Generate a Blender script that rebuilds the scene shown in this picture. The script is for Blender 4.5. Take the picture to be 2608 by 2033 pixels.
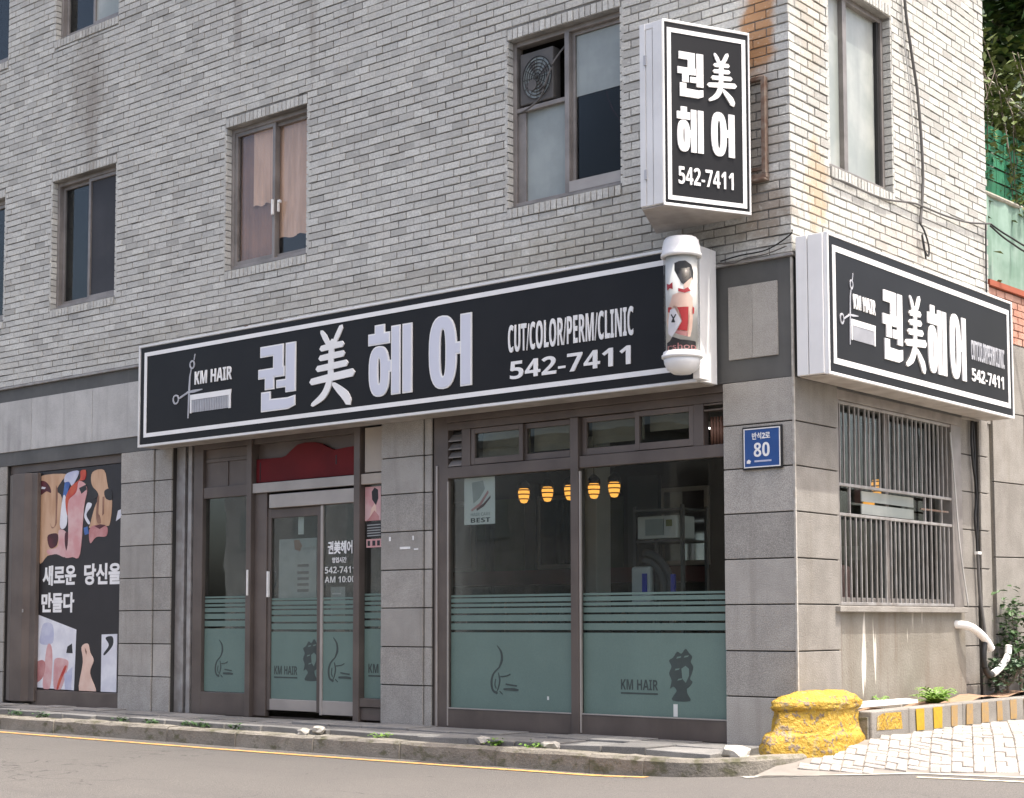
import bpy, bmesh, math, random
from mathutils import Vector, Matrix
random.seed(7)
R = math.radians
scene = bpy.context.scene
for o in list(bpy.data.objects):
    bpy.data.objects.remove(o)
COL = scene.collection

# ------------------------------------------------------------------ camera
CAM = Vector((6.009, -10.516, 0.924))
cam_d = bpy.data.cameras.new('camera')
cam_d.sensor_fit = 'HORIZONTAL'; cam_d.sensor_width = 36.0
cam_d.lens = 36.0 * 4011.77 / 2608.0
cam_d.shift_x = -9.0 / 2608.0
cam_d.shift_y = 279.0 / 2608.0
cam_d.clip_start = 0.1; cam_d.clip_end = 2000.0
cam = bpy.data.objects.new('camera', cam_d); COL.objects.link(cam)
yaw, pitch, roll = R(-39.844), R(4.129), R(-0.111)
fwd = Vector((math.cos(pitch)*math.sin(yaw), math.cos(pitch)*math.cos(yaw), math.sin(pitch)))
rgt = Vector((math.cos(yaw), -math.sin(yaw), 0.0)); upv = rgt.cross(fwd)
r2 = math.cos(roll)*rgt + math.sin(roll)*upv; u2 = -math.sin(roll)*rgt + math.cos(roll)*upv
cam.matrix_world = Matrix(((r2.x, u2.x, -fwd.x, CAM.x), (r2.y, u2.y, -fwd.y, CAM.y), (r2.z, u2.z, -fwd.z, CAM.z), (0, 0, 0, 1)))
scene.camera = cam

# ------------------------------------------------------------------ sky, sun, exposure
SUN_EL, SUN_AZ = R(70.0), R(10.0)      # azimuth from +X towards +Y
world = bpy.data.worlds.new('World'); scene.world = world; world.use_nodes = True
wn = world.node_tree
for n in list(wn.nodes): wn.nodes.remove(n)
sky = wn.nodes.new('ShaderNodeTexSky'); sky.sky_type = 'NISHITA'; sky.sun_disc = False
sky.sun_elevation = SUN_EL; sky.sun_rotation = math.pi/2 - SUN_AZ
sky.air_density = 0.9; sky.dust_density = 7.0; sky.ozone_density = 0.0
bg = wn.nodes.new('ShaderNodeBackground'); bg.inputs['Strength'].default_value = 0.15
wo = wn.nodes.new('ShaderNodeOutputWorld')
wn.links.new(sky.outputs[0], bg.inputs['Color']); wn.links.new(bg.outputs[0], wo.inputs['Surface'])
sun_d = bpy.data.lights.new('sun', 'SUN'); sun_d.energy = 2.05; sun_d.angle = R(0.53); sun_d.color = (1.0, 0.95, 0.88)
sun = bpy.data.objects.new('sun', sun_d); COL.objects.link(sun)
SDIR = Vector((math.cos(SUN_AZ)*math.cos(SUN_EL), math.sin(SUN_AZ)*math.cos(SUN_EL), math.sin(SUN_EL)))
sun.rotation_euler = (-SDIR).to_track_quat('-Z', 'Y').to_euler()
sun.location = SDIR*60
scene.view_settings.view_transform = 'Standard'; scene.view_settings.look = 'None'
scene.view_settings.exposure = 1.42; scene.view_settings.gamma = 1.0
scene.view_settings.use_curve_mapping = False

# ------------------------------------------------------------------ materials
MATS = {}
def nd(nt, typ, **kw):
    n = nt.nodes.new(typ)
    for k, v in kw.items():
        if k in n.inputs: n.inputs[k].default_value = v
        else: setattr(n, k, v)
    return n
def base(name):
    m = bpy.data.materials.new(name); m.use_nodes = True
    nt = m.node_tree
    p = nt.nodes['Principled BSDF']
    MATS[name] = m
    return m, nt, p
def L(nt, a, b): nt.links.new(a, b)
def mixc(nt, fac, a, b, mode='MIX'):
    n = nt.nodes.new('ShaderNodeMix'); n.data_type = 'RGBA'; n.blend_type = mode
    for s, v in ((0, fac), (6, a), (7, b)):
        if hasattr(v, 'links') or hasattr(v, 'is_output'): nt.links.new(v, n.inputs[s])
        else: n.inputs[s].default_value = v if s == 0 else (v[0], v[1], v[2], 1)
    return n.outputs[2]
def mth(nt, op, a, b=0.0, clamp=False):
    n = nt.nodes.new('ShaderNodeMath'); n.operation = op; n.use_clamp = clamp
    for i, v in ((0, a), (1, b)):
        if hasattr(v, 'is_output'): nt.links.new(v, n.inputs[i])
        else: n.inputs[i].default_value = v
    return n.outputs[0]
def pos(nt): return nt.nodes.new('ShaderNodeNewGeometry').outputs['Position']
def noise(nt, vec, scale, detail=4.0, rough=0.55, stretch=None):
    if stretch:
        mp = nt.nodes.new('ShaderNodeMapping'); mp.inputs['Scale'].default_value = stretch
        nt.links.new(vec, mp.inputs['Vector']); vec = mp.outputs[0]
    n = nt.nodes.new('ShaderNodeTexNoise'); n.inputs['Scale'].default_value = scale
    n.inputs['Detail'].default_value = detail; n.inputs['Roughness'].default_value = rough
    nt.links.new(vec, n.inputs['Vector'])
    return n.outputs['Fac']
def ramp(nt, fac, a, b):
    n = nt.nodes.new('ShaderNodeMapRange'); n.interpolation_type = 'SMOOTHSTEP'
    nt.links.new(fac, n.inputs[0]); n.inputs[1].default_value = a; n.inputs[2].default_value = b
    return n.outputs[0]
def ell(nt, vec, c, r, nz, amt=0.6):
    """soft blob mask round c with radii r, its edge broken by the noise nz"""
    s = nt.nodes.new('ShaderNodeVectorMath'); s.operation = 'SUBTRACT'; nt.links.new(vec, s.inputs[0]); s.inputs[1].default_value = c
    q = nt.nodes.new('ShaderNodeVectorMath'); q.operation = 'MULTIPLY'; nt.links.new(s.outputs[0], q.inputs[0]); q.inputs[1].default_value = (1/r[0], 1/r[1], 1/r[2])
    l = nt.nodes.new('ShaderNodeVectorMath'); l.operation = 'LENGTH'; nt.links.new(q.outputs[0], l.inputs[0])
    d = mth(nt, 'ADD', l.outputs['Value'], mth(nt, 'MULTIPLY', mth(nt, 'SUBTRACT', nz, 0.5), amt*2))
    return ramp(nt, d, 1.0, 0.45)
def bump(nt, p, h, strength=0.3, dist=0.01):
    b = nt.nodes.new('ShaderNodeBump'); b.inputs['Strength'].default_value = strength; b.inputs['Distance'].default_value = dist
    nt.links.new(h, b.inputs['Height']); nt.links.new(b.outputs[0], p.inputs['Normal'])
def objrand(nt): return nt.nodes.new('ShaderNodeObjectInfo').outputs['Random']

def mat(name, c, c2=None, scale=8, rough=0.7, metal=0.0, bmp=0.0, bscale=60, rand=0.0, streak=0.0, streakc=(0.08, 0.07, 0.06), fine=0.0, spec=0.5, coat=0.0, stretch=None):
    m, nt, p = base(name)
    v = pos(nt); col = None
    c2 = c2 or tuple(x*0.8 for x in c)
    f = ramp(nt, noise(nt, v, scale, stretch=stretch), 0.32, 0.68)
    col = mixc(nt, f, c, c2)
    if fine:
        g = ramp(nt, noise(nt, v, 190, 2), 0.35, 0.65)
        col = mixc(nt, fine, col, mixc(nt, g, tuple(min(1, x*1.5) for x in c), tuple(x*0.55 for x in c)))
    if streak:
        s = ramp(nt, noise(nt, v, 1.0, 5, 0.6, (7, 7, 0.55)), 0.5, 0.78)
        col = mixc(nt, mth(nt, 'MULTIPLY', s, streak), col, streakc)
    if rand:
        k = mth(nt, 'ADD', mth(nt, 'MULTIPLY', objrand(nt), 2*rand), 1-rand)
        n = nt.nodes.new('ShaderNodeVectorMath'); n.operation = 'SCALE'
        L(nt, col, n.inputs[0]); L(nt, k, n.inputs['Scale']); col = n.outputs[0]
    L(nt, col, p.inputs['Base Color'])
    p.inputs['Roughness'].default_value = rough; p.inputs['Metallic'].default_value = metal
    p.inputs['Specular IOR Level'].default_value = spec; p.inputs['Coat Weight'].default_value = coat
    if bmp: bump(nt, p, noise(nt, v, bscale, 3), bmp, 0.012)
    return m
def emit(name, c, s, c2=None):
    m, nt, p = base(name)
    p.inputs['Base Color'].default_value = (*c, 1); p.inputs['Emission Color'].default_value = (*c, 1); p.inputs['Emission Strength'].default_value = s
    return m
def glass(name, tint, rough=0.0, refl=1.0):
    m = bpy.data.materials.new(name); m.use_nodes = True; nt = m.node_tree; MATS[name] = m
    nt.nodes.remove(nt.nodes['Principled BSDF']); out = nt.nodes['Material Output']
    t = nd(nt, 'ShaderNodeBsdfTransparent'); t.inputs[0].default_value = (*tint, 1)
    g = nd(nt, 'ShaderNodeBsdfGlossy'); g.inputs['Roughness'].default_value = rough
    fr = nd(nt, 'ShaderNodeFresnel'); fr.inputs['IOR'].default_value = 1.5
    v = pos(nt); b = nt.nodes.new('ShaderNodeBump'); b.inputs['Strength'].default_value = 0.012; b.inputs['Distance'].default_value = 0.05
    L(nt, noise(nt, v, 1.6, 2), b.inputs['Height']); L(nt, b.outputs[0], g.inputs['Normal'])
    x = nd(nt, 'ShaderNodeMixShader'); L(nt, mth(nt, 'MULTIPLY', fr.outputs[0], refl, True), x.inputs[0]); L(nt, t.outputs[0], x.inputs[1]); L(nt, g.outputs[0], x.inputs[2])
    L(nt, x.outputs[0], out.inputs['Surface'])
    return m

def brick_material():
    m, nt, p = base('brick')
    v = pos(nt)
    at = nt.nodes.new('ShaderNodeAttribute'); at.attribute_name = 'tone'
    t = mth(nt, 'FRACT', mth(nt, 'ADD', at.outputs['Fac'], objrand(nt)))
    cr = nt.nodes.new('ShaderNodeValToRGB'); L(nt, t, cr.inputs[0])
    e = cr.color_ramp.elements
    e[0].position = 0.0; e[0].color = (0.41, 0.40, 0.39, 1)
    e[1].position = 1.0; e[1].color = (0.62, 0.61, 0.595, 1)
    for ps, c in ((0.12, (0.47, 0.46, 0.45)), (0.3, (0.58, 0.57, 0.56)), (0.55, (0.52, 0.51, 0.50)), (0.75, (0.66, 0.65, 0.635)), (0.92, (0.54, 0.525, 0.505))):
        x = e.new(ps); x.color = (*c, 1)
    col = cr.outputs[0]
    col = mixc(nt, mth(nt, 'MULTIPLY', ramp(nt, noise(nt, v, 45, 3), 0.35, 0.7), 0.45), col, (0.34, 0.33, 0.33))
    big = noise(nt, v, 0.55, 4)
    col = mixc(nt, mth(nt, 'MULTIPLY', ramp(nt, big, 0.45, 0.75), 0.18), col, (0.36, 0.345, 0.335))
    st = ramp(nt, noise(nt, v, 1.0, 4, 0.6, (3.0, 3.0, 0.16)), 0.55, 0.8)
    col = mixc(nt, mth(nt, 'MULTIPLY', st, 0.32), col, (0.27, 0.24, 0.22))
    nz = noise(nt, v, 7, 4)
    # run-off stains under the sills and beside a drain, rust round the bracket, ochre lime on the side wall
    for c, r, k, cc in (((-9.2, 0, 7.2), (0.45, 3, 0.9), 0.45, (0.24, 0.21, 0.19)), ((-9.1, 0, 6.6), (0.16, 3, 0.9), 0.4, (0.22, 0.19, 0.17)),
                        ((-6.55, 0, 7.4), (0.10, 3, 0.9), 0.4, (0.24, 0.21, 0.2)), ((-5.4, 0, 7.2), (0.07, 3, 1.3), 0.35, (0.25, 0.22, 0.2)),
                        ((-0.27, 0, 5.62), (0.2, 1.0, 0.55), 0.85, (0.42, 0.2, 0.07)), ((-0.24, 0, 4.12), (0.3, 1.0, 0.32), 0.6, (0.22, 0.15, 0.10)),
                        ((-0.3, 0, 4.75), (0.24, 1.0, 0.5), 0.4, (0.26, 0.19, 0.14)),
                        ((0, 0.42, 4.35), (0.3, 0.22, 0.5), 0.5, (0.5, 0.33, 0.17)), ((0, 0.35, 5.9), (0.3, 0.3, 0.9), 0.22, (0.5, 0.38, 0.25)),
                        ((0, 2.0, 4.15), (0.3, 1.0, 0.25), 0.35, (0.33, 0.27, 0.24)), ((-4.5, 0, 4.0), (6.5, 3, 0.3), 0.35, (0.30, 0.28, 0.25)),
                        ((-1.6, 0, 4.1), (1.4, 3, 0.5), 0.4, (0.28, 0.26, 0.22))):
        col = mixc(nt, mth(nt, 'MULTIPLY', ell(nt, v, c, r, nz), k), col, cc)
    sp = ramp(nt, noise(nt, v, 130, 2, 0.7), 0.60, 0.68)
    col = mixc(nt, mth(nt, 'MULTIPLY', sp, 0.55), col, (0.20, 0.195, 0.185))
    lt = ramp(nt, noise(nt, v, 24, 3, 0.6), 0.58, 0.72)
    col = mixc(nt, mth(nt, 'MULTIPLY', lt, 0.35), col, (0.74, 0.73, 0.70))
    col = mixc(nt, 1.0, col, (0.98, 1.0, 0.955), 'MULTIPLY')
    L(nt, col, p.inputs['Base Color']); p.inputs['Roughness'].default_value = 0.85; p.inputs['Specular IOR Level'].default_value = 0.25
    bump(nt, p, noise(nt, v, 90, 4), 0.6, 0.012)
brick_material()
mat('mortar', (0.115, 0.112, 0.104), (0.29, 0.285, 0.268), 2.4, 0.95, bmp=0.3)
mat('granite', (0.355, 0.34, 0.31), (0.255, 0.242, 0.218), 5, 0.78, bmp=0.4, bscale=110, rand=0.13, streak=0.5, streakc=(0.21, 0.195, 0.17), fine=0.5)
mat('granite_light', (0.45, 0.445, 0.425), (0.35, 0.345, 0.33), 3, 0.7, bmp=0.15, rand=0.05, streak=0.55, streakc=(0.2, 0.195, 0.19), fine=0.2)
mat('granite_sun_toned', (0.25, 0.236, 0.212), (0.175, 0.162, 0.143), 4, 0.8, bmp=0.35, bscale=80, rand=0.08, streak=0.35, streakc=(0.15, 0.13, 0.10), fine=0.35)  # the granite again, colour darkened to offset the sun on the side wall
mat('joint_dark', (0.05, 0.047, 0.043), None, 5, 0.9)
mat('joint_lime', (0.46, 0.44, 0.40), (0.33, 0.31, 0.27), 14, 0.9, bmp=0.4)
mat('fascia_dark', (0.072, 0.072, 0.068), (0.098, 0.098, 0.093), 2.5, 0.6, streak=0.35, streakc=(0.13, 0.125, 0.12))
mat('concrete_render', (0.225, 0.21, 0.178), (0.165, 0.148, 0.118), 3.5, 0.9, bmp=0.4, bscale=50, streak=0.75, streakc=(0.15, 0.12, 0.09), fine=0.3)
mat('aluminium_bronze', (0.138, 0.114, 0.100), (0.102, 0.084, 0.074), 2.2, 0.42, 0.25, rand=0.08, streak=0.2, streakc=(0.19, 0.15, 0.12))
mat('aluminium_light', (0.40, 0.37, 0.34), (0.34, 0.315, 0.29), 3, 0.4, 0.3, rand=0.05)
mat('window_frame', (0.28, 0.258, 0.24), (0.20, 0.183, 0.17), 5, 0.45, 0.25, rand=0.08, streak=0.3, streakc=(0.13, 0.115, 0.105))
mat('galvanised', (0.38, 0.37, 0.36), (0.27, 0.255, 0.24), 7, 0.5, 0.4, streak=0.4, streakc=(0.2, 0.16, 0.13))
mat('sign_black', (0.011, 0.011, 0.012), (0.014, 0.014, 0.015), 2, 0.42, spec=0.22)
mat('sign_white', (0.80, 0.80, 0.79), (0.74, 0.74, 0.73), 3, 0.45)
mat('letter_face', (0.60, 0.62, 0.70), (0.58, 0.60, 0.68), 5, 0.35)
mat('letter_grey', (0.42, 0.43, 0.46), (0.36, 0.37, 0.40), 9, 0.4)
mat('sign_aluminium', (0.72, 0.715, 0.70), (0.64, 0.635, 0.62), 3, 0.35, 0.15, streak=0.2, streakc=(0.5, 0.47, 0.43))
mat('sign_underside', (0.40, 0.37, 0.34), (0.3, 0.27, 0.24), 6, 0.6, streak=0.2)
mat('black_plastic', (0.012, 0.012, 0.012), None, 5, 0.5)
mat('cable_grey', (0.10, 0.095, 0.09), None, 8, 0.6)
mat('pvc_white', (0.80, 0.80, 0.78), (0.72, 0.71, 0.68), 12, 0.5)
mat('red_board', (0.13, 0.010, 0.012), (0.10, 0.008, 0.010), 3, 0.6, spec=0.2)
mat('cream_panel', (0.40, 0.355, 0.30), (0.36, 0.32, 0.27), 3, 0.6)
mat('film', (0.125, 0.190, 0.165), (0.112, 0.172, 0.150), 3, 0.5, fine=0.12)
mat('film_print', (0.045, 0.062, 0.058), None, 9, 0.5)
mat('frost_green', (0.30, 0.335, 0.325), (0.24, 0.27, 0.262), 3, 0.3, streak=0.25, streakc=(0.2, 0.22, 0.21))
mat('frost_pale', (0.40, 0.42, 0.39), (0.27, 0.30, 0.28), 2.3, 0.28, streak=0.5, streakc=(0.22, 0.24, 0.23))
mat('insect_screen', (0.035, 0.038, 0.045), (0.05, 0.053, 0.06), 2, 0.8)
mat('reflection_sheet', (0.68, 0.46, 0.33), (0.52, 0.34, 0.23), 2.6, 0.9, bmp=0.5, bscale=5, stretch=(3, 3, 0.6))  # tan of a reflected house, painted on sheets behind the glass
mat('reflection_brown', (0.30, 0.17, 0.115), (0.22, 0.13, 0.095), 2, 0.9)  # brown part of the painted house reflection
mat('blind', (0.27, 0.225, 0.165), (0.21, 0.175, 0.125), 3, 0.8)
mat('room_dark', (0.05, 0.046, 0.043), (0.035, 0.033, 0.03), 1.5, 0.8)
mat('room_grey', (0.085, 0.085, 0.08), (0.06, 0.06, 0.058), 1.2, 0.8)
mat('room_green', (0.055, 0.075, 0.028), (0.08, 0.095, 0.05), 4, 0.8)
mat('room_red', (0.13, 0.035, 0.032), (0.09, 0.03, 0.028), 3, 0.5)
mat('room_floor', (0.11, 0.09, 0.075), (0.08, 0.065, 0.055), 3, 0.4)
mat('mirror', (0.6, 0.62, 0.62), None, 3, 0.05, 1.0)
mat('white_plastic', (0.62, 0.63, 0.60), (0.55, 0.56, 0.53), 4, 0.4)
mat('blue_plastic', (0.02, 0.04, 0.5), None, 4, 0.4)
mat('paper', (0.62, 0.63, 0.60), (0.57, 0.58, 0.55), 4, 0.7)
mat('paper_grey', (0.33, 0.35, 0.34), (0.28, 0.30, 0.29), 9, 0.7)
mat('ink', (0.03, 0.032, 0.035), None, 4, 0.7)
mat('ink_red', (0.45, 0.025, 0.03), (0.36, 0.02, 0.025), 6, 0.6)
mat('ink_rose', (0.42, 0.17, 0.17), (0.5, 0.25, 0.24), 9, 0.6)
mat('ink_tan', (0.55, 0.36, 0.235), (0.44, 0.26, 0.15), 3, 0.6, stretch=(3, 3, 0.8))
mat('ink_pink', (0.62, 0.42, 0.41), (0.55, 0.27, 0.27), 5, 0.6)
mat('ink_skin', (0.74, 0.55, 0.45), (0.66, 0.45, 0.36), 6, 0.6)
mat('ink_maroon', (0.10, 0.022, 0.03), (0.05, 0.015, 0.02), 8, 0.6)
mat('ink_orange', (0.50, 0.10, 0.05), (0.42, 0.03, 0.03), 7, 0.6)
mat('ink_blue', (0.07, 0.18, 0.42), (0.05, 0.10, 0.3), 8, 0.6)
mat('ink_lilac', (0.42, 0.44, 0.58), (0.52, 0.54, 0.64), 8, 0.6)
mat('ink_olive', (0.2, 0.2, 0.05), None, 8, 0.6)
mat('ink_white', (0.72, 0.73, 0.76), (0.60, 0.61, 0.66), 6, 0.6)
mat('ink_brown', (0.20, 0.10, 0.065), (0.28, 0.15, 0.10), 9, 0.6)
mat('poster_black', (0.020, 0.018, 0.020), None, 4, 0.5)
mat('plate_blue', (0.018, 0.075, 0.26), (0.015, 0.065, 0.23), 5, 0.4)
mat('asphalt', (0.112, 0.104, 0.095), (0.086, 0.081, 0.074), 1.1, 0.92, bmp=0.7, bscale=110, fine=0.75)
mat('kerb_concrete', (0.235, 0.215, 0.18), (0.14, 0.125, 0.10), 4, 0.9, bmp=0.6, bscale=45, rand=0.12, fine=0.4)
mat('slab', (0.20, 0.195, 0.185), (0.13, 0.127, 0.12), 3.5, 0.85, bmp=0.4, bscale=60, rand=0.2, fine=0.35)
mat('paver', (0.36, 0.335, 0.305), (0.27, 0.246, 0.22), 16, 0.88, bmp=0.5, bscale=70, rand=0.2, fine=0.4)
mat('paver_bed', (0.23, 0.21, 0.185), None, 6, 0.95)
mat('line_yellow', (0.62, 0.33, 0.09), (0.52, 0.29, 0.10), 4, 0.8, fine=0.3)
mat('line_pale', (0.72, 0.62, 0.45), (0.6, 0.52, 0.38), 6, 0.8, fine=0.3)
mat('soil', (0.36, 0.22, 0.14), (0.26, 0.17, 0.11), 14, 0.95, bmp=0.8, bscale=30)
mat('ground_earth', (0.16, 0.14, 0.11), (0.12, 0.11, 0.08), 0.5, 0.95)
mat('leaf_bright', (0.12, 0.24, 0.025), (0.17, 0.30, 0.04), 5, 0.55, rand=0.1)
mat('leaf_dark', (0.035, 0.085, 0.022), (0.05, 0.11, 0.03), 5, 0.5)
mat('leaf_pine', (0.04, 0.085, 0.045), (0.07, 0.12, 0.06), 7, 0.5)
mat('leaf_olive', (0.11, 0.14, 0.03), (0.07, 0.11, 0.025), 1.3, 0.55)
mat('leaf_shade', (0.022, 0.042, 0.016), (0.035, 0.06, 0.02), 1.5, 0.6)
mat('bark', (0.17, 0.14, 0.11), (0.11, 0.09, 0.07), 12, 0.9, bmp=0.5)
mat('bark_pale', (0.36, 0.35, 0.29), (0.28, 0.27, 0.22), 12, 0.9)
mat('red_brick', (0.42, 0.19, 0.13), (0.50, 0.30, 0.23), 5, 0.9, bmp=0.5, rand=0.15)
mat('red_coping', (0.36, 0.09, 0.045), (0.3, 0.08, 0.04), 5, 0.8)
mat('mesh_green', (0.14, 0.24, 0.18), (0.25, 0.36, 0.30), 2.5, 0.8, streak=0.6, streakc=(0.42, 0.5, 0.45))
mat('net_green', (0.012, 0.17, 0.08), (0.02, 0.13, 0.06), 6, 0.8)
mat('white_board', (0.8, 0.8, 0.79), None, 6, 0.6)
mat('rust', (0.13, 0.075, 0.05), (0.2, 0.16, 0.13), 16, 0.8, bmp=0.4)
def yellow_paint():
    m, nt, p = base('yellow_paint')
    v = pos(nt)
    n1 = noise(nt, v, 11, 5, 0.65); n2 = noise(nt, v, 34, 4)
    col = mixc(nt, ramp(nt, n1, 0.35, 0.7), (0.40, 0.235, 0.016), (0.47, 0.31, 0.04))
    sep = nt.nodes.new('ShaderNodeSeparateXYZ'); L(nt, v, sep.inputs[0])
    worn = ramp(nt, mth(nt, 'ADD', mth(nt, 'MULTIPLY', n2, 0.5), mth(nt, 'MULTIPLY', noise(nt, v, 7, 5, 0.7), 0.5)), 0.545, 0.585)
    col = mixc(nt, worn, col, (0.21, 0.155, 0.10))
    scf = ramp(nt, noise(nt, v, 1.0, 4, 0.6, (14, 14, 5)), 0.58, 0.72)
    col = mixc(nt, mth(nt, 'MULTIPLY', scf, 0.7), col, (0.40, 0.33, 0.19))
    L(nt, col, p.inputs['Base Color']); p.inputs['Roughness'].default_value = 0.65
    bump(nt, p, n2, 0.8, 0.03)
yellow_paint()
mat('yellow_worn', (0.34, 0.215, 0.075), (0.25, 0.19, 0.12), 22, 0.8, fine=0.3)
mat('yellow_fresh', (0.46, 0.30, 0.008), (0.38, 0.24, 0.015), 30, 0.7)
def add_moss(name, amount):
    m = MATS[name]; nt = m.node_tree; p = nt.nodes['Principled BSDF']
    v = pos(nt); old = p.inputs['Base Color'].links[0].from_socket
    f = mth(nt, 'MULTIPLY', ramp(nt, noise(nt, v, 6, 5, 0.6, (1, 1, 1.6)), 0.5, 0.66), amount)
    L(nt, mixc(nt, f, old, (0.075, 0.075, 0.032)), p.inputs['Base Color'])
add_moss('kerb_concrete', 0.75)
def lime_runs(name):
    m = MATS[name]; nt = m.node_tree; p = nt.nodes['Principled BSDF']
    v = pos(nt); old = p.inputs['Base Color'].links[0].from_socket
    f = ramp(nt, noise(nt, v, 1.0, 3, 0.5, (9, 9, 0.9)), 0.66, 0.72)
    L(nt, mixc(nt, mth(nt, 'MULTIPLY', f, 0.8), old, (0.66, 0.63, 0.56)), p.inputs['Base Color'])
lime_runs('concrete_render')
glass('glass_shop', (0.86, 0.90, 0.89), 0.0, 0.36)
glass('glass_clear', (0.97, 0.97, 0.97), 0.0, 0.12)
glass('glass_window', (0.72, 0.74, 0.74), 0.0, 0.2)
glass('glass_tube', (0.985, 0.985, 0.985), 0.02, 0.4)
emit('lamp_glow', (1.0, 0.42, 0.07), 0.62)
emit('tube_light', (1.0, 1.0, 0.92), 2.5)

def road_wear():
    nt = MATS['asphalt'].node_tree; p = nt.nodes['Principled BSDF']; v = pos(nt); old = p.inputs['Base Color'].links[0].from_socket
    sp = ramp(nt, noise(nt, v, 75, 2, 0.8), 0.62, 0.70)
    col = mixc(nt, mth(nt, 'MULTIPLY', sp, 0.5), old, (0.26, 0.245, 0.225))
    dk = ramp(nt, noise(nt, v, 60, 2, 0.8), 0.60, 0.68)
    col = mixc(nt, mth(nt, 'MULTIPLY', dk, 0.5), col, (0.05, 0.047, 0.043))
    vo = nt.nodes.new('ShaderNodeTexVoronoi'); vo.feature = 'DISTANCE_TO_EDGE'; vo.inputs['Scale'].default_value = 0.55
    w = nt.nodes.new('ShaderNodeVectorMath'); w.operation = 'ADD'; L(nt, v, w.inputs[0])
    nz = nt.nodes.new('ShaderNodeTexNoise'); nz.inputs['Scale'].default_value = 3.0; L(nt, v, nz.inputs['Vector'])
    sc_ = nt.nodes.new('ShaderNodeVectorMath'); sc_.operation = 'SCALE'; sc_.inputs['Scale'].default_value = 0.5; L(nt, nz.outputs['Color'], sc_.inputs[0]); L(nt, sc_.outputs[0], w.inputs[1]); L(nt, w.outputs[0], vo.inputs['Vector'])
    cr = mth(nt, 'MULTIPLY', ramp(nt, vo.outputs['Distance'], 0.006, 0.001), ramp(nt, noise(nt, v, 0.7, 2), 0.45, 0.6))
    col = mixc(nt, mth(nt, 'MULTIPLY', cr, 0.75), col, (0.035, 0.033, 0.03))
    tr = ramp(nt, noise(nt, v, 1.0, 4, 0.6, (0.25, 1.6, 1)), 0.5, 0.75)
    col = mixc(nt, mth(nt, 'MULTIPLY', tr, 0.35), col, (0.075, 0.07, 0.066))
    L(nt, col, p.inputs['Base Color'])
    for nm in ('line_yellow', 'line_pale'):
        nt = MATS[nm].node_tree; p = nt.nodes['Principled BSDF']; v = pos(nt); old = p.inputs['Base Color'].links[0].from_socket
        f = ramp(nt, noise(nt, v, 22, 5, 0.7), 0.5, 0.62)
        L(nt, mixc(nt, mth(nt, 'MULTIPLY', f, 0.8), old, (0.14, 0.125, 0.11)), p.inputs['Base Color'])
road_wear()

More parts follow.
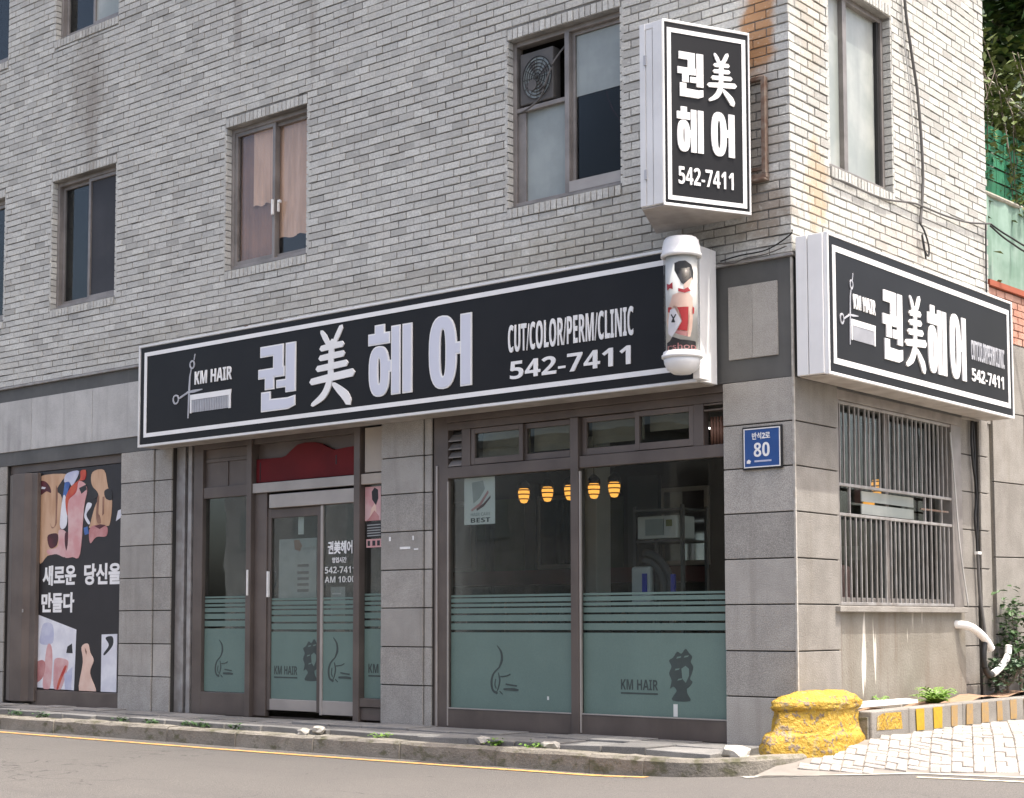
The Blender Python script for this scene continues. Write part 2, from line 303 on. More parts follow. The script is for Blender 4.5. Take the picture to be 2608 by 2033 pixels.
# ------------------------------------------------------------------ mesh building
IDENT = lambda s, d, z: (s, d, z)
FRONT = lambda s, d, z: (s, -d, z)          # s along x, d outwards from the front wall
SIDE = lambda s, d, z: (d, s, z)            # s along y, d outwards from the side wall
class MB:
    def __init__(self, mp=IDENT):
        self.v = []; self.f = []; self.t = []; self.mp = mp
    def box(self, s0, s1, d0, d1, z0, z1, tone=0.0):
        i = len(self.v)
        for z in (z0, z1):
            for s, d in ((s0, d0), (s1, d0), (s1, d1), (s0, d1)): self.v.append(self.mp(s, d, z))
        for q in ((0, 3, 2, 1), (4, 5, 6, 7), (0, 1, 5, 4), (1, 2, 6, 5), (2, 3, 7, 6), (3, 0, 4, 7)):
            self.f.append(tuple(i+k for k in q)); self.t.append(tone)
        return self
    def quad(self, pts, tone=0.0):
        i = len(self.v); self.v += [self.mp(*p) for p in pts]; self.f.append(tuple(range(i, i+len(pts)))); self.t.append(tone); return self
    def prism(self, pts, d0, d1):
        """polygon pts (s,z) pushed from depth d0 to d1"""
        i = len(self.v); n = len(pts)
        for d in (d0, d1):
            for s, z in pts: self.v.append(self.mp(s, d, z))
        self.f.append(tuple(range(i, i+n))[::-1]); self.f.append(tuple(range(i+n, i+2*n)))
        for k in range(n): self.f.append((i+k, i+(k+1) % n, i+n+(k+1) % n, i+n+k))
        self.t += [0]*(n+2); return self
    def ring(self, a, b, d0, d1):
        """flat ring between two loops of equal length"""
        n = len(a); i = len(self.v)
        for d in (d0, d1):
            for l in (a, b):
                for s, z in l: self.v.append(self.mp(s, d, z))
        A0, B0, A1, B1 = i, i+n, i+2*n, i+3*n
        for k in range(n):
            j = (k+1) % n
            self.f += [(A1+k, A1+j, B1+j, B1+k), (A0+k, A1+k, A1+j, A0+j), (B0+k, B0+j, B1+j, B1+k)]
            self.t += [0]*3
        return self
    def plan(self, pts, z0, z1):
        """polygon in plan (x,y) pushed up from z0 to z1"""
        i = len(self.v); n = len(pts)
        for z in (z0, z1):
            for x, y in pts: self.v.append((x, y, z))
        self.f.append(tuple(range(i, i+n))[::-1]); self.f.append(tuple(range(i+n, i+2*n)))
        for k in range(n): self.f.append((i+k, i+(k+1) % n, i+n+(k+1) % n, i+n+k))
        self.t += [0]*(n+2); return self
    def tube(self, pts, r, n=8, caps=True):
        pts = [Vector(self.mp(*p)) for p in pts]; rr = r if isinstance(r, (list, tuple)) else [r]*len(pts)
        i = len(self.v); m = len(pts)
        up = Vector((0, 0, 1))
        for k, p in enumerate(pts):
            t = (pts[min(k+1, m-1)] - pts[max(k-1, 0)]).normalized()
            a = t.cross(up if abs(t.z) < 0.9 else Vector((1, 0, 0))).normalized(); b = t.cross(a)
            for j in range(n):
                an = 2*math.pi*j/n; q = p + rr[k]*(math.cos(an)*a + math.sin(an)*b); self.v.append(tuple(q))
        for k in range(m-1):
            for j in range(n):
                j2 = (j+1) % n; self.f.append((i+k*n+j, i+k*n+j2, i+(k+1)*n+j2, i+(k+1)*n+j)); self.t.append(0)
        if caps:
            self.f.append(tuple(range(i, i+n))[::-1]); self.f.append(tuple(range(i+(m-1)*n, i+m*n))); self.t += [0, 0]
        return self
    def lathe(self, c, prof, n=24):
        """profile (r,z) turned round the vertical through c"""
        i = len(self.v); m = len(prof)
        for r, z in prof:
            for j in range(n):
                a = 2*math.pi*j/n; self.v.append((c[0]+r*math.cos(a), c[1]+r*math.sin(a), z))
        for k in range(m-1):
            for j in range(n):
                j2 = (j+1) % n; self.f.append((i+k*n+j, i+k*n+j2, i+(k+1)*n+j2, i+(k+1)*n+j)); self.t.append(0)
        if prof[0][0] > 1e-4: self.f.append(tuple(range(i, i+n))[::-1]); self.t.append(0)
        if prof[-1][0] > 1e-4: self.f.append(tuple(range(i+(m-1)*n, i+m*n))); self.t.append(0)
        return self
    def mesh(self, name, tone=False):
        me = bpy.data.meshes.new(name); me.from_pydata(self.v, [], self.f)
        if tone:
            a = me.attributes.new('tone', 'FLOAT', 'FACE'); a.data.foreach_set('value', self.t)
        bm = bmesh.new(); bm.from_mesh(me); bmesh.ops.recalc_face_normals(bm, faces=bm.faces); bm.to_mesh(me); bm.free()
        return me
    def build(self, name, m, parent=None, smooth=False, bevel=0.0, tone=False, **props):
        return link(name, self.mesh(name, tone), m, parent, smooth, bevel, **props)
def link(name, me, m, parent=None, smooth=False, bevel=0.0, **props):
    o = bpy.data.objects.new(name, me)
    me.materials.clear(); me.materials.append(MATS[m])
    COL.objects.link(o); o.parent = parent
    if smooth:
        for p in me.polygons: p.use_smooth = True
    if bevel:
        b = o.modifiers.new('bevel', 'BEVEL'); b.width = bevel; b.segments = 2; b.limit_method = 'ANGLE'
    for k, v in props.items(): o[k] = v
    return o
def thing(name, label, cat, group=None, loc=(0, 0, 0)):
    o = bpy.data.objects.new(name, None); COL.objects.link(o); o.location = loc
    o.empty_display_size = 0.1
    tag(o, label, cat, group); return o
def tag(o, label, cat, group=None):
    o['label'] = label; o['category'] = cat
    if group: o['group'] = group
    return o
def struct(o): o['kind'] = 'structure'; return o
def text_mesh(body, s0, s1, z0, z1, d0, d1, mp, bold=0.0, name='lettering', shear=0.0):
    body = ''.join(chr(0x1D7EC+int(c)) if c.isdigit() else (chr(0x1D5D4+ord(c)-65) if 'A' <= c <= 'Z' else c) for c in body); bold = bold if any(ord(c) > 0x3000 and ord(c) < 0x10000 for c in body) else 0.0
    cu = bpy.data.curves.new('txt', 'FONT'); cu.body = body; cu.offset = bold; cu.extrude = 0.01; cu.resolution_u = 3
    ob = bpy.data.objects.new('txt', cu); COL.objects.link(ob)
    bpy.context.view_layer.update()
    me = bpy.data.meshes.new_from_object(ob.evaluated_get(bpy.context.evaluated_depsgraph_get()))
    bpy.data.objects.remove(ob); bpy.data.curves.remove(cu)
    xs = [v.co.x for v in me.vertices]; ys = [v.co.y for v in me.vertices]
    x0, x1, y0, y1 = min(xs), max(xs), min(ys), max(ys)
    for v in me.vertices:
        u = (v.co.x-x0)/(x1-x0); w = (v.co.y-y0)/(y1-y0); d = d1 if v.co.z > 0 else d0
        v.co = Vector(mp(s0+u*(s1-s0)+shear*w, d, z0+w*(z1-z0)))
    me.name = name
    return me
def text(body, s0, s1, z0, z1, d0, d1, mp, m, parent, name='lettering', bold=0.0, shear=0.0):
    return link(name, text_mesh(body, s0, s1, z0, z1, d0, d1, mp, bold, name, shear), m, parent)
def inset(pts, w):
    n = len(pts); ar = sum(pts[i][0]*pts[(i+1) % n][1]-pts[(i+1) % n][0]*pts[i][1] for i in range(n))
    sg = 1 if ar > 0 else -1; out = []
    for i in range(n):
        p0, p1, p2 = Vector(pts[i-1]), Vector(pts[i]), Vector(pts[(i+1) % n])
        a = (p1-p0).normalized(); b = (p2-p1).normalized()
        na = Vector((-a.y, a.x))*sg; nb = Vector((-b.y, b.x))*sg
        k = 1+na.dot(nb); m = (na+nb)/max(k, 0.35)
        out.append(tuple(p1+m*w))
    return out
def ribbon(mb, pts, w, d0, d1):
    """tapered stroke along pts (s,z) with widths w"""
    n = len(pts); l, r = [], []
    for i, p in enumerate(pts):
        a = Vector(pts[max(i-1, 0)]); b = Vector(pts[min(i+1, n-1)]); t = (b-a).normalized(); nn = Vector((-t.y, t.x))
        ww = w[i] if isinstance(w, (list, tuple)) else w
        l.append(tuple(Vector(p)+nn*ww/2)); r.append(tuple(Vector(p)-nn*ww/2))
    t0 = (Vector(pts[0])-Vector(pts[1])).normalized(); t1 = (Vector(pts[-1])-Vector(pts[-2])).normalized()
    w0 = w[0] if isinstance(w, (list, tuple)) else w; w1 = w[-1] if isinstance(w, (list, tuple)) else w
    a0 = tuple(Vector(pts[0])+t0*w0*0.45); a1 = tuple(Vector(pts[-1])+t1*w1*0.45)
    mb.prism([a0]+l+[a1]+r[::-1], d0, d1)
def smooth_line(pts, n=6):
    P = [Vector(p) for p in pts]; out = []
    for i in range(len(P)-1):
        p0, p1, p2, p3 = P[max(i-1, 0)], P[i], P[i+1], P[min(i+2, len(P)-1)]
        for k in range(n):
            t = k/n
            out.append(tuple(0.5*((2*p1)+(p2-p0)*t+(2*p0-5*p1+4*p2-p3)*t*t+(3*p1-p0-3*p2+p3)*t**3)))
    out.append(tuple(P[-1])); return out
def ico(c, r, jit=0.2, sub=2, sq=(1, 1, 1), seed=0):
    bm = bmesh.new(); bmesh.ops.create_icosphere(bm, subdivisions=sub, radius=1.0); rn = random.Random(seed)
    for v in bm.verts:
        k = 1+rn.uniform(-jit, jit); v.co = Vector((c[0]+v.co.x*r*k*sq[0], c[1]+v.co.y*r*k*sq[1], c[2]+v.co.z*r*k*sq[2]))
    me = bpy.data.meshes.new('stone'); bm.to_mesh(me); bm.free(); return me

# ================================================================== ground, road, pavement
XL, XR = -12.6, 0.0            # front wall, left and right ends
YB = 3.71                      # back end of the side wall
HT = 9.7
def road_z(x, y):
    t = min(max((x+1.2)/2.2, 0), 1); t = t*t*(3-2*t)
    z = -0.205+0.065*t
    k = min(max((-y-3.0)/6.0, 0), 1)
    return z-0.30*k*k
def edge_y(x):                 # far edge of the carriageway beside the paved lane
    P = [(-0.2, -1.15), (0.10, -1.02), (0.33, -0.78), (0.72, -0.52), (0.99, -0.20), (1.74, -0.02), (3.0, 0.1), (8, 0.3), (40, 1.5)]
    for a, b in zip(P, P[1:]):
        if x <= b[0]: return a[1]+(b[1]-a[1])*max(0, (x-a[0])/(b[0]-a[0]))
    return 1.5
m = MB(); m.quad([(-400, -400, -0.62), (400, -400, -0.62), (400, 400, -0.62), (-400, 400, -0.62)])
struct(m.build('ground', 'ground_earth'))
def grid(fx, fy, fz):
    m = MB(); nx, ny = len(fx), len(fy)
    for x in fx:
        for y in fy: m.v.append((x, y, fz(x, y)))
    for i in range(nx-1):
        for j in range(ny-1): m.f.append((i*ny+j, (i+1)*ny+j, (i+1)*ny+j+1, i*ny+j+1)); m.t.append(0)
    return m
xs = [-60, -30, -16] + [-12.5+0.5*i for i in range(34)] + [6, 9, 15, 30, 60]
ysr = [-24, -18, -13, -9, -7, -5, -4, -3] + [-2.5+0.3*i for i in range(14)]
struct(grid(xs, ysr, road_z).build('road', 'asphalt', smooth=True))

# yellow edge lines painted on the road
def strip(pts, w, zf, m, name):
    mb = MB(); n = len(pts); Lp, Rp = [], []
    for i, p in enumerate(pts):
        a = Vector(pts[max(i-1, 0)]); b = Vector(pts[min(i+1, n-1)]); t = (b-a).normalized(); nn = Vector((-t.y, t.x))
        Lp.append(Vector(p)+nn*w/2); Rp.append(Vector(p)-nn*w/2)
    for q in Lp+Rp: mb.v.append((q.x, q.y, zf(q.x, q.y)+0.005))
    for i in range(n-1): mb.f.append((i, i+1, n+i+1, n+i)); mb.t.append(0)
    return mb.build(name, m)
line_pts = [(-14, -1.27), (-11, -1.28), (-9, -1.29), (-7, -1.31), (-5, -1.31), (-3.5, -1.27), (-2.6, -1.24), (-2.0, -1.21), (-1.5, -1.18), (-1.0, -1.16), (-0.6, -1.13)]
struct(strip(smooth_line([(*p, 0) for p in line_pts], 4) and [(q[0], q[1]) for q in smooth_line([(*p, 0) for p in line_pts], 4)], 0.085, road_z, 'line_yellow', 'road_marking'))
rl = [(1.15, -0.42), (1.7, -0.30), (2.4, -0.2), (3.2, -0.13), (5, -0.05)]
struct(strip(rl, 0.07, road_z, 'line_pale', 'road_marking'))

# paved strip in front of the shop: bed, slabs, kerbstones
KY = -1.02
pav = struct(MB().plan([(XL-2, 0.4), (XL-2, KY+0.14), (-0.3, KY+0.14), (0.05, -0.75), (0.12, -0.35), (0.12, 0.4)], -0.3, -0.075).build('pavement', 'kerb_concrete'))
random.seed(11)
x = XL-1.0
while x < -0.35:
    w = random.choice((0.42, 0.5, 0.58))
    for k, (y0, y1) in enumerate(((-0.005, -0.40), (-0.41, -0.79))):
        if k == 1 and random.random() < 0.07: continue
        a = random.uniform(-0.008, 0.008); t = random.uniform(-0.006, 0.006); q = random.uniform(-0.03, 0.03) if k else 0
        zt = -0.012+a-(0.008 if k else 0)
        x1 = min(x+w-0.012, -0.12 if k else -0.05)
        mb = MB(); vs = [(x, y1+q, zt+t), (x1, y1+q, zt-t), (x1, y0, zt), (x, y0, zt)]
        mb.v = [(p[0], p[1], -0.078) for p in vs]+vs
        mb.f = [(4, 5, 6, 7), (0, 1, 5, 4), (1, 2, 6, 5), (2, 3, 7, 6), (3, 0, 4, 7)]; mb.t = [0]*5
        mb.build('paving_slab', 'slab', pav, bevel=0.006)
    x += w
# kerb: straight stones, then a curved end
kerb = struct(MB().plan([(XL-2, KY+0.02), (XL-2, KY+0.12), (-0.6, KY+0.12), (-0.6, KY+0.02)], -0.4, -0.09).build('kerb', 'kerb_concrete'))
random.seed(5)
x = XL-1.4
while x < -0.75:
    w = random.uniform(0.9, 1.05); x1 = min(x+w, -0.7)
    dz = random.uniform(-0.006, 0.006); dy = random.uniform(-0.006, 0.006)
    mb = MB()
    prof = [(KY+dy-0.012, -0.45), (KY+dy, -0.085), (KY+dy+0.02, -0.064+dz), (KY+dy+0.135, -0.06+dz), (KY+0.15, -0.45)]
    nseg = 6; n = len(prof); rn = random.Random(x)
    for i in range(nseg+1):
        xx = x+0.004+(x1-x-0.008)*i/nseg
        for j, (yy, zz) in enumerate(prof): mb.v.append((xx, yy+rn.uniform(-0.005, 0.005), zz+(rn.uniform(-0.005, 0.004) if j in (1, 2, 3) else 0)))
    for i in range(nseg):
        for j in range(n-1): mb.f.append((i*n+j, (i+1)*n+j, (i+1)*n+j+1, i*n+j+1)); mb.t.append(0)
    mb.f += [tuple(range(n))[::-1], tuple(range(nseg*n, nseg*n+n))]; mb.t += [0, 0]
    mb.build('kerbstone', 'kerb_concrete', kerb)
    x = x1
cv = smooth_line([(-0.7, KY, 0), (-0.4, -1.01, 0), (-0.12, -0.93, 0), (0.1, -0.76, 0), (0.22, -0.52, 0), (0.25, -0.3, 0), (0.26, 0.0, 0)], 4)
for a in range(0, len(cv)-1, 6):
    seg = cv[a:a+7]; mb = MB(); n = 5
    for i, p in enumerate(seg):
        q = cv[min(a+i+1, len(cv)-1)]; o_ = cv[max(a+i-1, 0)]
        t = (Vector(q)-Vector(o_)).normalized(); nn = Vector((-t.y, t.x, 0))
        zt = -0.06+0.03*min(1, max(0, (p[0]+0.3)/0.5))
        for off, zz in ((-0.012, -0.45), (0, zt-0.025), (0.02, zt), (0.14, zt), (0.15, -0.45)):
            s = Vector(p)+nn*off; mb.v.append((s.x, s.y, zz))
    for i in range(len(seg)-1):
        for j in range(n-1): mb.f.append((i*n+j, (i+1)*n+j, (i+1)*n+j+1, i*n+j+1)); mb.t.append(0)
    mb.f += [tuple(range(n))[::-1], tuple(range((len(seg)-1)*n, len(seg)*n))]; mb.t += [0, 0]
    mb.build('kerbstone', 'kerb_concrete', kerb)

# the sunlit lane beside the building: small concrete blocks
def lane_z(x, y):
    s = y-edge_y(x)
    k = min(max(s/1.25, 0), 1)
    return -0.135+0.195*k-0.02*max(0, x-0.35)*min(1, max(s, 0))*0.5
lane_x = [0.18+0.2*i for i in range(40)]
lb = MB(); nyl = 26
for xx in lane_x:
    y0 = edge_y(xx)
    for j in range(nyl): yy = y0+j*j*0.018; lb.v.append((xx, yy, lane_z(xx, yy)-0.012))
for i in range(len(lane_x)-1):
    for j in range(nyl-1): lb.f.append((i*nyl+j, (i+1)*nyl+j, (i+1)*nyl+j+1, i*nyl+j+1)); lb.t.append(0)
lane = struct(lb.build('paved_lane', 'paver_bed', smooth=True))
PV = []
ca, sa = math.cos(R(24)), math.sin(R(24))
PLEN, PWID = 0.2, 0.1
# basket-weave pairs laid at an angle
MU = 0.15
for i in range(-30, 50):
    for j in range(-30, 50):
        for k in (0, 1):
            if (i+j) % 2: cx, cy, hx, hy = (i+.5)*MU, (j+.25+.5*k)*MU, MU/2-.003, MU/4-.003
            else: cx, cy, hx, hy = (i+.25+.5*k)*MU, (j+.5)*MU, MU/4-.003, MU/2-.003
            X = 0.3+ca*cx-sa*cy; Y = 0.2+sa*cx+ca*cy
            if X < 0.42 and Y > 0.25: continue
            if X < 0.30: continue
            if Y < edge_y(X)+0.14 or Y > 4.6 or X > 4.2: continue
            PV.append((X, Y, hx, hy))
PV.sort(key=lambda p: (p[0]-CAM.x)**2+(p[1]-CAM.y)**2 + (400 if (p[0] > 1.4+0.25*p[1]) else 0))
random.seed(3)
pm = {}
def paver_verts(hx, hy): return [(-hx, -hy, -0.04), (hx, -hy, -0.04), (hx, hy, -0.04), (-hx, hy, -0.04), (-hx+.006, -hy+.006, 0), (hx-.006, -hy+.006, 0), (hx-.006, hy-.006, 0), (-hx+.006, hy-.006, 0), (-hx, -hy, -0.006), (hx, -hy, -0.006), (hx, hy, -0.006), (-hx, hy, -0.006)]
PF = [(4, 5, 6, 7), (8, 9, 5, 4), (9, 10, 6, 5), (10, 11, 7, 6), (11, 8, 4, 7), (0, 1, 9, 8), (1, 2, 10, 9), (2, 3, 11, 10), (3, 0, 8, 11)]
rest = MB()
for n, (X, Y, hx, hy) in enumerate(PV):
    z = lane_z(X, Y)+random.uniform(-0.006, 0.004)
    gx = (lane_z(X+.05, Y)-lane_z(X-.05, Y))/0.1; gy = (lane_z(X, Y+.05)-lane_z(X, Y-.05))/0.1
    if n < 300:
        key = hx > hy
        if key not in pm:
            me = bpy.data.meshes.new('paver'); me.from_pydata(paver_verts(hx, hy), [], PF); pm[key] = me
        o = link('paver', pm[key], 'paver', lane); o.location = (X, Y, z)
        o.rotation_euler = (math.atan(gy)+random.uniform(-.015, .015), -math.atan(gx)+random.uniform(-.015, .015), R(24)+random.uniform(-.02, .02))
    else:
        i = len(rest.v)
        for a, b, c in paver_verts(hx, hy):
            wx, wy = X+ca*a-sa*b, Y+sa*a+ca*b; rest.v.append((wx, wy, z+c+gx*(wx-X)+gy*(wy-Y)))
        rest.f += [tuple(i+k for k in f) for f in PF]; rest.t += [0]*9
rest.build('pavers', 'paver', lane, kind='stuff')
# flush concrete edging between lane and road
ep = [(0.1+0.15*i, edge_y(0.1+0.15*i)+0.07) for i in range(36)]
struct(strip(ep, 0.15, lambda x, y: road_z(x, y)-0.001, 'joint_lime', 'lane_edging'))

# ================================================================== the building
bld = thing('brick_building', 'grey brick corner building with granite-clad shop front on its ground floor', 'building')
ZB = 3.76                       # where the brick starts
CRS, BL = 0.0725, 0.2           # course height, brick module
Z0W, Z1W = 4.59, 6.105
FWIN = [(-12.11, -10.86, Z0W, Z1W), (-9.87, -8.625, Z0W, Z1W), (-6.72, -5.47, Z0W, Z1W), (-2.855, -1.607, Z0W, Z1W)]
FWIN2 = [(a, b, 7.82, 9.3) for a, b, _, _ in FWIN]
SWIN = [(0.64, 1.755, Z0W, 6.13)]
SWIN2 = [(0.64, 1.755, 7.82, 9.3)]
RV = 0.11                       # depth of the window reveals
def wall_sheet(mp, s0, s1, z0, z1, ops, d, depth):
    m = MB(mp)
    S = sorted({s0, s1, *[o[0] for o in ops], *[o[1] for o in ops]}); Z = sorted({z0, z1, *[o[2] for o in ops], *[o[3] for o in ops]})
    for a, b in zip(S, S[1:]):
        for c, e in zip(Z, Z[1:]):
            if any(o[0] <= a+1e-6 and b-1e-6 <= o[1] and o[2] <= c+1e-6 and e-1e-6 <= o[3] for o in ops): continue
            m.quad([(a, d, c), (b, d, c), (b, d, e), (a, d, e)])
    for a, b, c, e in ops:
        q = d-depth
        m.quad([(a, d, c), (a, q, c), (a, q, e), (a, d, e)]); m.quad([(b, d, c), (b, q, c), (b, q, e), (b, d, e)])
        m.quad([(a, d, c), (b, d, c), (b, q, c), (a, q, c)]); m.quad([(a, d, e), (b, d, e), (b, q, e), (a, q, e)])
    return m
def bricks(mp, s0, s1, z0, z1, ops, rl, seed):
    """list of bricks (s0,s1,z0,z1,full) laid in stretcher bond round the openings"""
    rn = random.Random(seed); out = []
    blocks = [(a-0.0, b+0.0, c-0.105, e+0.10) for a, b, c, e in ops]
    k = 0; z = z0
    while z < z1-0.02:
        za, zb = z+0.006, min(z+CRS-0.006, z1)
        s = s0-(BL/2 if k % 2 else 0)-rn.choice((0, 0, 0.02))
        while s < s1:
            a, b = max(s+0.005, s0), min(s+BL-0.005, s1)
            if b-a > 0.025:
                segs = [(a, b, za, zb)]
                for (p, q, c, e) in blocks:
                    ns = []
                    for (x0, x1, y0, y1) in segs:
                        if x1 <= p or x0 >= q or y1 <= c or y0 >= e: ns.append((x0, x1, y0, y1)); continue
                        if x0 < p-0.012: ns.append((x0, p-0.008, y0, y1))
                        if x1 > q+0.012: ns.append((q+0.008, x1, y0, y1))
                        mx0, mx1 = max(x0, p), min(x1, q)
                        if y0 < c-0.02: ns.append((mx0, mx1, y0, c-0.008))
                        if y1 > e+0.02: ns.append((mx0, mx1, e+0.008, y1))
                    segs = ns
                for g in segs: out.append((*g, abs(g[1]-g[0]-(BL-0.01)) < 1e-4 and abs(g[3]-g[2]-(CRS-0.012)) < 1e-4))
            s += BL
        z += CRS; k += 1
    return out
def cam_px(p):
    v = Vector(p)-CAM; d = v.dot(fwd)
    return 1313+4011.8*v.dot(r2)/d, 1295.5-4011.8*v.dot(u2)/d, d
fwall = wall_sheet(FRONT, XL, XR-0.012, ZB-0.04, HT, FWIN+FWIN2, -0.012, RV).build('front_wall', 'mortar', bld)
swall = wall_sheet(SIDE, 0.012, YB, ZB-0.04, HT, SWIN+SWIN2, -0.012, RV).build('side_wall', 'mortar', bld)
cands = []
for wi, (mp, wall, s0, s1, ops, seed) in enumerate(((FRONT, fwall, XL, XR, FWIN+FWIN2, 1), (SIDE, swall, 0.001, YB, SWIN+SWIN2, 2))):
    for g in bricks(mp, s0, s1, ZB, HT, ops, 0, seed):
        c = mp((g[0]+g[1])/2, 0, (g[2]+g[3])/2); px, py, dd = cam_px(c)
        # large in the photograph, in frame and not behind a sign
        vis = 20 < px < 2500 and 10 < py < 2000 and g[4]
        if wi == 0 and -2.0 < c[0] and 3.9 < c[2] < 5.7 and 1590 < px < 1935: vis = False
        if c[2] < 3.95: vis = False
        k = (0.64 if wi else 0.768)/dd**2
        cands.append((k if vis else 0, wi, g))
cands.sort(key=lambda q: -q[0])
single = cands[:300]; others = cands[300:]
bme = {}
rn = random.Random(9)
hb, hz = (BL-0.01)/2, (CRS-0.012)/2
for wi, mp in ((0, FRONT), (1, SIDE)):
    mb = MB(mp)
    c = 0.004
    i = 0
    # slightly softened brick face
    for s, z, d in ((-hb, -hz, -0.03), (hb, -hz, -0.03), (hb, hz, -0.03), (-hb, hz, -0.03), (-hb, -hz, -c), (hb, -hz, -c), (hb, hz, -c), (-hb, hz, -c), (-hb+c, -hz+c, 0), (hb-c, -hz+c, 0), (hb-c, hz-c, 0), (-hb+c, hz-c, 0)): mb.v.append(mp(s, d, z))
    mb.f = [(8, 9, 10, 11), (4, 5, 9, 8), (5, 6, 10, 9), (6, 7, 11, 10), (7, 4, 8, 11), (0, 1, 5, 4), (1, 2, 6, 5), (2, 3, 7, 6), (3, 0, 4, 7)]; mb.t = [0]*9
    bme[wi] = mb.mesh('brick', True)
for k, wi, g in single:
    mp = (FRONT, SIDE)[wi]
    o = link('brick', bme[wi], 'brick', (fwall, swall)[wi])
    o.location = mp((g[0]+g[1])/2+rn.uniform(-.002, .002), rn.uniform(-.003, .002), (g[2]+g[3])/2+rn.uniform(-.0015, .0015))
    if wi == 0: o.rotation_euler = (0, rn.uniform(-.006, .006), rn.uniform(-.01, .01))
    else: o.rotation_euler = (rn.uniform(-.006, .006), 0, rn.uniform(-.01, .01))
s1max = (XR, YB)
for wi, mp, wall, ops in ((0, FRONT, fwall, FWIN+FWIN2), (1, SIDE, swall, SWIN+SWIN2)):
    mb = MB(mp)
    for k, w, g in others:
        if w != wi: continue
        d = rn.uniform(-.005, .003); j = rn.uniform(-.0025, .0025); q = rn.uniform(-.002, .002); ex = 0.0085 if rn.random() < 0.16 else 0.0
        mb.box(g[0]+j, min(g[1]+j+ex, s1max[wi]), -0.03, d, g[2]+q, g[3]+q+rn.uniform(-.002, .0015), rn.random())
    mb.build('bricks', 'brick', wall, tone=True, kind='stuff')
    # bricks on edge over and under each window, and brick ends in the reveals
    for a, b, c, e in ops:
        hd = MB(mp); n = 20; w = (b-a)/n
        for i in range(n):
            hd.box(a+i*w+0.006, a+(i+1)*w-0.006, -0.03, 0.004+rn.uniform(-.003, .003), e+0.008, e+0.098, rn.random())
        hd.build('window_head', 'brick', wall, tone=True, kind='stuff')
        sl = MB(mp)
        for i in range(n):
            t = rn.random(); s0, s1 = a+i*w+0.006, a+(i+1)*w-0.006; dd = 0.010+rn.uniform(-.003, .003)
            j = len(sl.v)
            for s in (s0, s1):
                for d_, z_ in ((-RV, c-0.003), (dd, c-0.018), (dd, c-0.1), (-0.03, c-0.1)): sl.v.append(mp(s, d_, z_))
            sl.f += [(j, j+4, j+5, j+1), (j+1, j+5, j+6, j+2), (j+2, j+6, j+7, j+3), (j, j+1, j+2, j+3), (j+4, j+7, j+6, j+5)]; sl.t += [t]*5
        sl.build('window_sill', 'brick', wall, tone=True, kind='stuff')
        rv = MB(mp); z = c+0.003
        while z < e-0.03:
            z1_ = min(z+CRS-0.012, e-0.004)
            rv.box(a-0.03, a+0.008, -RV+0.02, -0.004, z, z1_, rn.random()); rv.box(b-0.008, b+0.03, -RV+0.02, -0.004, z, z1_, rn.random())
            z += CRS
        rv.build('reveal_bricks', 'brick', wall, tone=True, kind='stuff')
# closed shell: back, left and roof
sh = MB(); sh.quad([(XL, 0.012, -0.3), (XL, YB, -0.3), (XL, YB, HT), (XL, 0.012, HT)]); sh.quad([(XL, YB-0.004, -0.3), (-0.012, YB-0.004, -0.3), (-0.012, YB-0.004, HT), (XL, YB-0.004, HT)])
sh.build('rear_wall', 'concrete_render', bld)
MB().box(XL-0.04, 0.05, -0.05, YB+0.05, HT, HT+0.14).build('roof', 'granite', bld)
MB(IDENT).box(XL+0.02, -0.03, RV+0.62, YB-0.02, 3.30, 3.42).build('upper_floor', 'room_dark', bld)

# ---- upper windows
def sash(mp, win, a, b, c, e, d, fw=0.04, m='window_frame', pane='glass_window', pd=0.012):
    f = MB(mp)
    f.box(a, a+fw, d-0.02, d+0.015, c, e); f.box(b-fw, b, d-0.02, d+0.015, c, e)
    f.box(a+fw, b-fw, d-0.02, d+0.014, c, c+fw*1.3); f.box(a+fw, b-fw, d-0.02, d+0.014, e-fw, e)
    o = f.build('sash', m, win, bevel=0.003)
    MB(mp).box(a+fw-0.003, b-fw+0.003, d-pd, d-pd+0.005, c+fw*1.3-0.003, e-fw+0.003).build('pane', pane, win)
    return o
def window(mp, a, b, c, e, label=None):
    f = MB(mp); w = 0.045; d0, d1 = -RV-0.06, -RV+0.035
    f.box(a, a+w, d0, d1, c, e); f.box(b-w, b, d0, d1, c, e); f.box(a+w, b-w, d0, d1-0.002, e-w, e); f.box(a+w, b-w, d0, d1+0.012, c, c+w)
    win = f.build('window', 'window_frame', bld, bevel=0.004)
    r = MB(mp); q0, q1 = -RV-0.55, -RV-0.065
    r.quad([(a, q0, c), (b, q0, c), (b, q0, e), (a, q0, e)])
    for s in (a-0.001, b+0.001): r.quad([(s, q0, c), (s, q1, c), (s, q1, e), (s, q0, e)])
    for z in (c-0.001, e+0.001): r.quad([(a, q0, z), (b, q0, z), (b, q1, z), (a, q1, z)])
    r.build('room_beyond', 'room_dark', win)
    if label: win['label'] = label
    return win
def two_sash(mp, a, b, c, e, pl='glass_window', pr='glass_window', split=0.5, label=None):
    win = window(mp, a, b, c, e, label); w = 0.045; m = a+(b-a)*split
    sash(mp, win, a+w, m+0.02, c+w, e-w, -RV-0.03, pane=pl); sash(mp, win, m-0.02, b-w, c+w, e-w, -RV+0.005, pane=pr)
    return win
